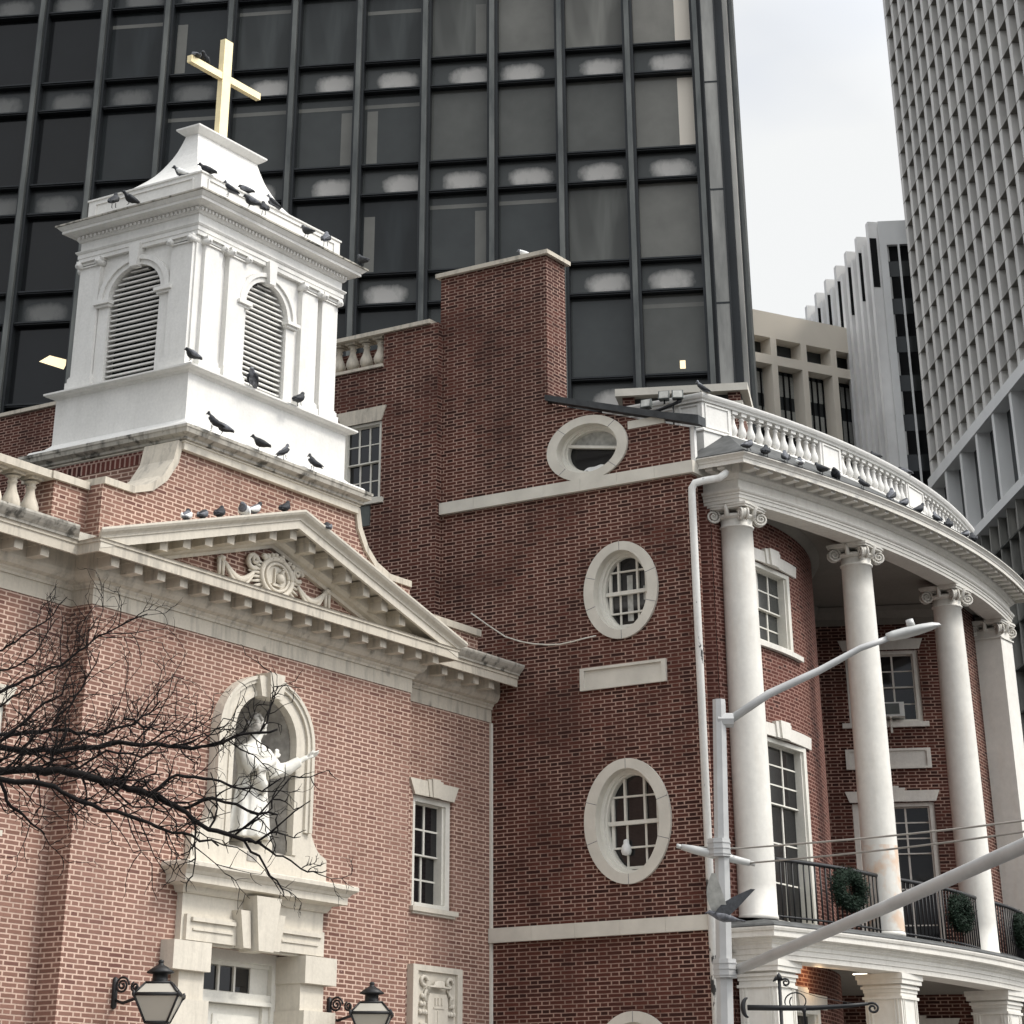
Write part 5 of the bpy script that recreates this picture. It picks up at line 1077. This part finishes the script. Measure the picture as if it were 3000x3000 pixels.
# ================================================================== roof floodlights
for (y, z, ry, lb) in ((13.98, 8.735, -.5, 'square floodlight on the left end of the roof bar above the slate coping'), (13.72, 8.80, .2, 'square floodlight in the middle of the roof bar above the slate coping'), (13.53, 8.78, .9, 'square floodlight on the right end of the roof bar above the slate coping')):
    T = thing('floodlight', (25.2, y, z - .08), lb, 'floodlight', 'floodlights on the roof bar'); c = Vector((25.2, y, z)); f = Vector((-.8, -.3 * ry - .2, .25)).normalized(); s = f.cross(Vector((0, 0, 1))).normalized(); u = s.cross(f)
    m = MB(); m.loft([[c + f * d + s * a * w_ + u * b * w_ * .8 for a, b in ((-1, -1), (1, -1), (1, 1), (-1, 1))] for d, w_ in ((-.06, .035), (-.03, .06), (.05, .075), (.055, .07))], smooth=False); part('housing', m, 'flood_body', T)
    m = MB(); m.loft([[c + f * d + s * a * .06 + u * b * .048 for a, b in ((-1, -1), (1, -1), (1, 1), (-1, 1))] for d in (.054, .058)], smooth=False); part('lens', m, 'curtain', T)
    m = MB(); m.tube([c - u * .05, c - u * .10], .012, 6); part('yoke', m, 'iron', T)
m = MB(); m.tube([(25.2, 14.02, 8.60), (25.2, 13.48, 8.71)], .022, 6); m.tube([(25.2, 13.90, 8.62), (25.2, 13.87, 8.42)], .012, 5); m.tube([(25.2, 13.6, 8.68), (25.2, 13.6, 8.40)], .012, 5); solo('mounting_bar', m, 'iron', (25.2, 13.75, 8.40), 'dark bar carrying the floodlights above the slate coping', 'bar')

# ================================================================== window air conditioner
fk = lambda h, o, z: FK.p(h, o, z)
AC = thing('air_conditioner', tuple(fk(1.04, .1, 5.90)), 'white window air conditioner in the upper porch window behind the second column', 'air conditioner')
m = MB(); m.fbox(FK, .86, 1.22, -.1, .18, 5.925, 6.12); part('casing', m, 'air_con', AC)
m = MB(); m.fbox(FK, .89, 1.15, .18, .186, 5.955, 6.10); part('grille', m, 'flood_body', AC)
m = MB(); m.fbox(FK, 1.00, 1.03, .0, .20, 5.905, 5.925); m.fbox(FK, 1.00, 1.03, .05, .08, 5.72, 5.905); part('support', m, 'trim_white', AC)

# ================================================================== wreaths on the railing
def wreath(x, y, z, ang, rx, rz, label, seed):
    r_ = random.Random(seed); d = Vector((math.cos(ang), math.sin(ang), 0)); n_ = Vector((math.sin(ang), -math.cos(ang), 0)); m = MB()
    for i in range(3400):
        t = r_.uniform(0, 2 * PI); pr_ = r_.gauss(0, .5); pa = r_.uniform(0, 2 * PI); th = .075 + .06 * abs(pr_)
        c = Vector((x, y, z)) + d * (rx * math.cos(t)) + Vector((0, 0, rz * math.sin(t)))
        c += (d * math.cos(t) + Vector((0, 0, math.sin(t) * .75))) * th * math.cos(pa) + n_ * th * .9 * math.sin(pa)
        a = Vector((r_.gauss(0, 1), r_.gauss(0, 1), r_.gauss(0, .8))).normalized(); b = a.orthogonal().normalized(); l = r_.uniform(.02, .045)
        m.add([c - b * .009, c + b * .009, c + a * l], [(0, 1, 2)])
    torus_pts = [Vector((x, y, z)) + d * rx * math.cos(t) + Vector((0, 0, rz * math.sin(t))) for t in [2 * PI * i / 24 for i in range(25)]]; m.tube(torus_pts, .06, 7, cap=False)
    solo('wreath', m, 'wreath_green', (x, y, z), label, 'wreath', 'green wreaths on the balcony railings')
def rail_y(a, b, x): return cy_(x, 12.50 - .05 * math.sin(PI * (x - a) / (b - a)))
wreath(27.25, rail_y(25.95, 28.08, 27.25) - .06, 3.13, tang(27.25), .25, .165, 'green fir wreath on the railing between the first and second tall columns', 1)
wreath(30.15, rail_y(28.58, 31.04, 30.15) - .06, 3.10, tang(30.15), .20, .15, 'green fir wreath on the railing between the second and third tall columns', 2)
wreath(32.75, rail_y(31.52, 33.5, 32.75) - .06, 3.10, tang(32.75), .20, .15, 'green fir wreath cut off by the right edge of the photo', 3)

# ================================================================== street lamp with signal arm
KP = 2.4
def lp(x, y, z): return (x * KP, y * KP, z * KP)
PB = Vector(lp(8.885, 4.68, 0)); SL = thing('street_lamp', (PB.x, PB.y, -1.05), 'tall grey street light pole with a lamp arm and a long rising signal arm', 'street light')
m = MB(); top = Vector(lp(8.906, 4.648, 1.757)); m.tube([(PB.x - .04, PB.y + .07, -1.05), top, top + Vector((0, 0, .06))], [.098, .068, .066], 8, smooth=False); part('pole', m, 'galvanised', SL)
m = MB(); pts = [Vector(lp(*p)) for p in ((8.92, 4.63, 1.69), (9.02, 4.47, 1.805), (9.142, 4.286, 1.899), (9.241, 4.133, 1.99), (9.318, 4.015, 2.036))]; m.tube(pts, [.042, .04, .035, .031, .028], 10); m.tube([Vector(lp(8.90, 4.655, 1.70)), Vector(lp(8.935, 4.60, 1.70))], .07, 8, smooth=False); part('lamp_arm', m, 'galvanised', SL)
LH = [Vector(lp(*p)) for p in ((9.305, 4.035, 2.032), (9.434, 3.836, 2.083))]; dl = (LH[1] - LH[0]); sl_ = Vector((dl.y, -dl.x, 0)).normalized(); ul = sl_.cross(dl.normalized()); ul = -ul if ul.z < 0 else ul
m = MB(); rg = []
for f, wd, up_, dn in ((0, .045, .045, .03), (.12, .06, .055, .04), (.35, .10, .06, .045), (.6, .125, .058, .035), (.85, .10, .05, .018), (.97, .05, .03, .0), (1, .012, .01, .0)):
    c = LH[0].lerp(LH[1], f) ; rg.append([c + sl_ * wd * math.cos(t) + ul * ((up_ if math.sin(t) > 0 else dn) * math.sin(t)) for t in [2 * PI * k / 14 for k in range(14)]])
m.loft(rg); part('lamp_head', m, 'lamp_grey', SL); lh = SL.children[-1]
m = MB(); m.loft([[LH[0].lerp(LH[1], f) - ul * (.047 * (1 - f * .9)) + sl_ * w_ for w_ in (-wd, wd)] for f, wd in ((.3, .06), (.55, .09), (.8, .075), (.93, .04))], close=False, cap=False); part('lens', m, 'lamp_under', lh)
pcx = LH[0].lerp(LH[1], .48) + ul * .055; m = MB(); m.tube([pcx, pcx + ul * .07], [.045, .04], 10); part('photocell', m, 'lamp_grey', lh)
m = MB(); m.tube([Vector(lp(*p)) for p in ((8.92, 4.63, .765), (8.329, 3.702, .894), (7.656, 2.902, .974), (7.0, 2.1, 1.05), (6.2, 1.1, 1.12))], [.045, .052, .056, .058, .06], 12); part('signal_arm', m, 'galvanised', SL)
for z in (.735, 1.175):
    c = Vector(lp(8.89, 4.672, z)); m = MB(); m.tube([c, c + Vector((0, 0, .16))], .115, 8, smooth=False)
    for dz in (.02, .07, .12): m.tube([c + Vector((0, 0, dz)), c + Vector((0, 0, dz + .012))], .122, 8, smooth=False)
    part('clamp', m, 'galvanised', SL)
m = MB(); a, b = Vector(lp(8.805, 4.80, 1.213)), Vector(lp(8.957, 4.57, 1.153)); m.tube([a, a.lerp(b, .2), a.lerp(b, .6), b], [.028, .04, .042, .03], 10); m.tube([b, b + (b - a).normalized() * .05], .022, 8); m.tube([a, a - (b - a).normalized() * .05], .02, 8); part('span_bracket', m, 'lamp_grey', SL)
for (z0, e0, zz, lb) in ((1.207, (19.156 / KP, 7.232 / KP, 2.671 / KP), 0, 'upper of the two thin wires running right from the pole bracket'), (1.157, (19.15 / KP, 7.24 / KP, 2.588 / KP), 0, 'lower of the two thin wires running right from the pole bracket')):
    s_ = Vector(lp(8.931, 4.61, z0)) if z0 > 1.2 else b; e_ = Vector(lp(*e0)); 
    s0 = Vector(lp(8.84, 4.76, 1.213)) if z0 > 1.2 else s_
    m = MB(); E2 = s_ + (e_ - s_) * 1.6; m.tube([s0] + [s_.lerp(E2, i / 10) - Vector((0, 0, .05 * math.sin(PI * i / 10))) for i in range(11)], .0085, 5); solo('wire', m, 'cable', tuple(s_), lb, 'wire')

# ================================================================== wrought iron bracket sign post in front of the porch
Gp = GH * 22; ir = lambda l, z, o=0: Vector((Gp.x, Gp.y, 0)) + RIGHT * l + GH * o + Vector((0, 0, z))
IB = thing('iron_sign_post', tuple(ir(2.52, -1.05)), 'black wrought iron sign post with a scrolled horizontal arm before the lower porch', 'sign post')
m = MB(); m.tube([ir(2.52, -1.05), ir(2.52, 1.61)], .016, 8); m.lathe(tuple(ir(2.52, 1.60)), [(0, 0), (.03, .01), (.02, .04), (0, .06)], 8); part('post', m, 'iron', IB)
m = MB(); m.tube([ir(2.23, 1.388), ir(2.55, 1.385), ir(2.8, 1.385), ir(3.08, 1.40), ir(3.28, 1.418)], [.022, .022, .02, .017, .013], 8)
m.tube([ir(2.24 + .05 * math.cos(t), 1.388 + .075 * math.sin(t)) for t in [R(95 + 170 * i / 14) for i in range(15)]], [.006 + .016 * math.sin(PI * i / 14) for i in range(15)], 6)
m.tube([ir(3.28, 1.418)] + [ir(3.32 + .052 * (1 - f * .75) * math.cos(R(115) - f * 9), 1.383 + .042 * (1 - f * .75) * math.sin(R(115) - f * 9)) for f in [i / 28 for i in range(29)]], .010, 6); part('arm', m, 'iron', IB)
m = MB(); m.tube([ir(2.53, 1.60)] + [ir(2.575 + .035 * (1 - f * .7) * math.cos(R(120) - f * 8), 1.583 + .03 * (1 - f * .7) * math.sin(R(120) - f * 8)) for f in [i / 22 for i in range(23)]], .008, 6)
m.tube([ir(2.53, 1.61), ir(2.49, 1.615), ir(2.465, 1.59)], [.012, .018, .004], 6)
m.tube([ir(2.66 + .055 * (1 + .9 * (1 - f)) * math.cos(R(200) - f * 7.4), 1.435 + .05 * (1 + .5 * (1 - f)) * math.sin(R(200) - f * 7.4)) for f in [i / 30 for i in range(31)]], .006, 6)
m.tube([ir(2.72, 1.385), ir(2.72, 1.35), ir(2.725, 1.20)], [.03, .014, .010], 6); m.tube([ir(2.55, 1.56), ir(2.85, 1.47), ir(3.15, 1.42)], .003, 4); part('scrollwork', m, 'iron', IB)

# ================================================================== bare tree reaching in from the left
LIMBS = {'A':[(-2.883, 1.786), (-2.621, 1.802), (-2.445, 1.802), (-2.27, 1.81), (-2.092, 1.794), (-1.913, 1.753), (-1.734, 1.712), (-1.598, 1.656), (-1.462, 1.575), (-1.345, 1.527), (-1.213, 1.487), (-1.125, 1.475)],
'B':[(-2.637, 1.934), (-2.46, 1.93), (-2.325, 1.909), (-2.123, 1.926), (-1.93, 1.951), (-1.753, 1.943), (-1.575, 1.934), (-1.398, 1.943), (-1.224, 2.001), (-1.083, 2.018)],
'C':[(-2.557, 2.001), (-2.469, 2.009), (-2.292, 2.018), (-2.16, 2.03), (-2.024, 2.001), (-1.85, 2.051), (-1.765, 2.102), (-1.699, 2.169)],
'D':[(-2.529, 1.77), (-2.44, 1.753), (-2.173, 1.721), (-2.081, 1.68), (-1.9, 1.607), (-1.722, 1.567), (-1.588, 1.519), (-1.456, 1.495), (-1.323, 1.447)],
'E':[(-1.689, 1.7), (-1.564, 1.786), (-1.431, 1.77), (-1.297, 1.737), (-1.138, 1.712), (-1.044, 1.77)],
'F':[(-1.553, 1.631), (-1.381, 1.68), (-1.203, 1.623), (-1.054, 1.603), (-1.058, 1.511)],
'G':[(-1.213, 1.487), (-1.102, 1.368), (-1.02, 1.274), (-1.01, 1.235)],
'H':[(-1.195, 1.483), (-1.107, 1.455), (-1.018, 1.416), (-0.894, 1.345), (-0.8, 1.352)],
'I':[(-2.48, 2.11), (-2.398, 2.169), (-2.313, 2.212), (-2.229, 2.272)],
'J':[(-2.204, 2.026), (-2.124, 2.119), (-2.064, 2.238), (-2.004, 2.375)],
'K':[(-2.461, 1.943), (-2.3, 2.093), (-2.174, 2.169), (-2.142, 2.306)],
'L':[(-2.44, 1.753), (-2.374, 1.639), (-2.271, 1.567), (-2.196, 1.515)],
'M':[(-2.136, 1.794), (-1.926, 1.901), (-1.747, 1.868), (-1.622, 1.968), (-1.451, 2.068)],
'N':[(-1.913, 1.753), (-1.772, 1.639), (-1.639, 1.623), (-1.553, 1.639)],
'O':[(-2.563, 2.436), (-2.471, 2.505), (-2.352, 2.584), (-2.246, 2.709)],
'P':[(-2.538, 2.22), (-2.411, 2.289), (-2.237, 2.349), (-2.11, 2.444), (-2.017, 2.514), (-1.807, 2.611)],
'Q':[(-1.85, 2.051), (-1.714, 2.009), (-1.534, 1.984), (-1.362, 2.076)],
'R':[(-2.505, 2.323), (-2.377, 2.392), (-2.316, 2.505), (-2.261, 2.584)]}
KT = 1.25; rt = random.Random(5); Gt = GH * 12
def tp(l, z, o=0): v = Vector((Gt.x, Gt.y, 0)) + RIGHT * l + GH * o + Vector((0, 0, z)); return v * KT
TR = thing('bare_tree', tuple(tp(-4.1, 0, .3).to_2d()) + (-1.05,), 'leafless dark tree whose branches spread across the church front from the left', 'tree')
m = MB(); t0 = tp(-4.1, 0, .3); m.tube([(t0.x, t0.y, -1.05), (t0.x + .02, t0.y, -.6), (t0.x - .03, t0.y + .03, .6), tp(-4.0, 1.35, .25), tp(-3.9, 2.2, .2), tp(-3.95, 3.0, .2)], [.24, .19, .17, .14, .09, .03], 10); part('trunk', m, 'bark', TR)
m = MB()
RAD = dict(A=.021, B=.015, C=.0105, D=.013, E=.008, F=.008, G=.006, H=.006, I=.006, J=.006, K=.007, L=.008, M=.006, N=.005, O=.006, P=.008, Q=.005, R=.005)
def twig(p, ang, ln, r0, lev):
    n = rt.choice((3, 4, 5)); pts = [p]; l, z, o = p; a = ang
    for i in range(n):
        a += rt.uniform(-.42, .42); st = ln / n * rt.uniform(.7, 1.3); l += math.cos(a) * st; z += math.sin(a) * st; o += rt.uniform(-.4, .4) * st; pts.append((l, z, o))
        if lev < 2 and rt.random() < (.75 if lev == 0 else .5): twig((l, z, o), a + rt.choice((-1, 1)) * rt.uniform(.5, 1.1), ln * rt.uniform(.35, .6), r0 * .7, lev + 1)
    m.tube([tp(*q) for q in pts], [r0 * KT * 1.1 * (1 - .55 * i / n) * (1.25 if i and i % 2 else 1) for i in range(n + 1)], 4 if lev else 5)
for kk, pts in LIMBS.items():
    r0 = RAD[kk]; dpt = {'A': 0, 'B': .12, 'C': .2, 'D': -.1, 'P': .25, 'O': .3, 'R': .2}.get(kk, .02); N = len(pts); P3 = []
    for i, (l, z) in enumerate(pts):
        P3.append((l, z, dpt + rt.uniform(-.01, .01)))
        if i < N - 1:
            for f in (.33, .67): P3.append((l + (pts[i + 1][0] - l) * f + rt.uniform(-.008, .008), z + (pts[i + 1][1] - z) * f + rt.uniform(-.012, .012), dpt))
    if kk in 'ABCDIOPR' : P3 = [(-3.95 + rt.uniform(-.03, .03), min(2.6, pts[0][1] - .25), .2), (-3.5, pts[0][1] - .08, dpt + .05)] + P3
    M = len(P3); m.tube([tp(*q) for q in P3], [r0 * KT * 1.12 * (1.5 if i < 2 and M > N * 3 - 2 + 1 else 1) * (1 - .72 * (i / M) ** 1.2) * rt.uniform(.88, 1.12) for i in range(M)], 7)
    for i in range(2, M - 1):
        if P3[i][0] < -2.75: continue
        a0 = math.atan2(P3[i + 1][1] - P3[i][1], P3[i + 1][0] - P3[i][0])
        for _ in range(2 if kk in 'ABCDP' else 1):
            if rt.random() < (.74 if P3[i][0] < -1.62 else .34): twig(P3[i], a0 + rt.choice((-1, 1, 1)) * rt.uniform(.35, .95), rt.uniform(.10, .30) * (1.15 if kk in 'ABCDP' else .7), max(.0024, r0 * .24), 0)
part('branches', m, 'bark', TR)
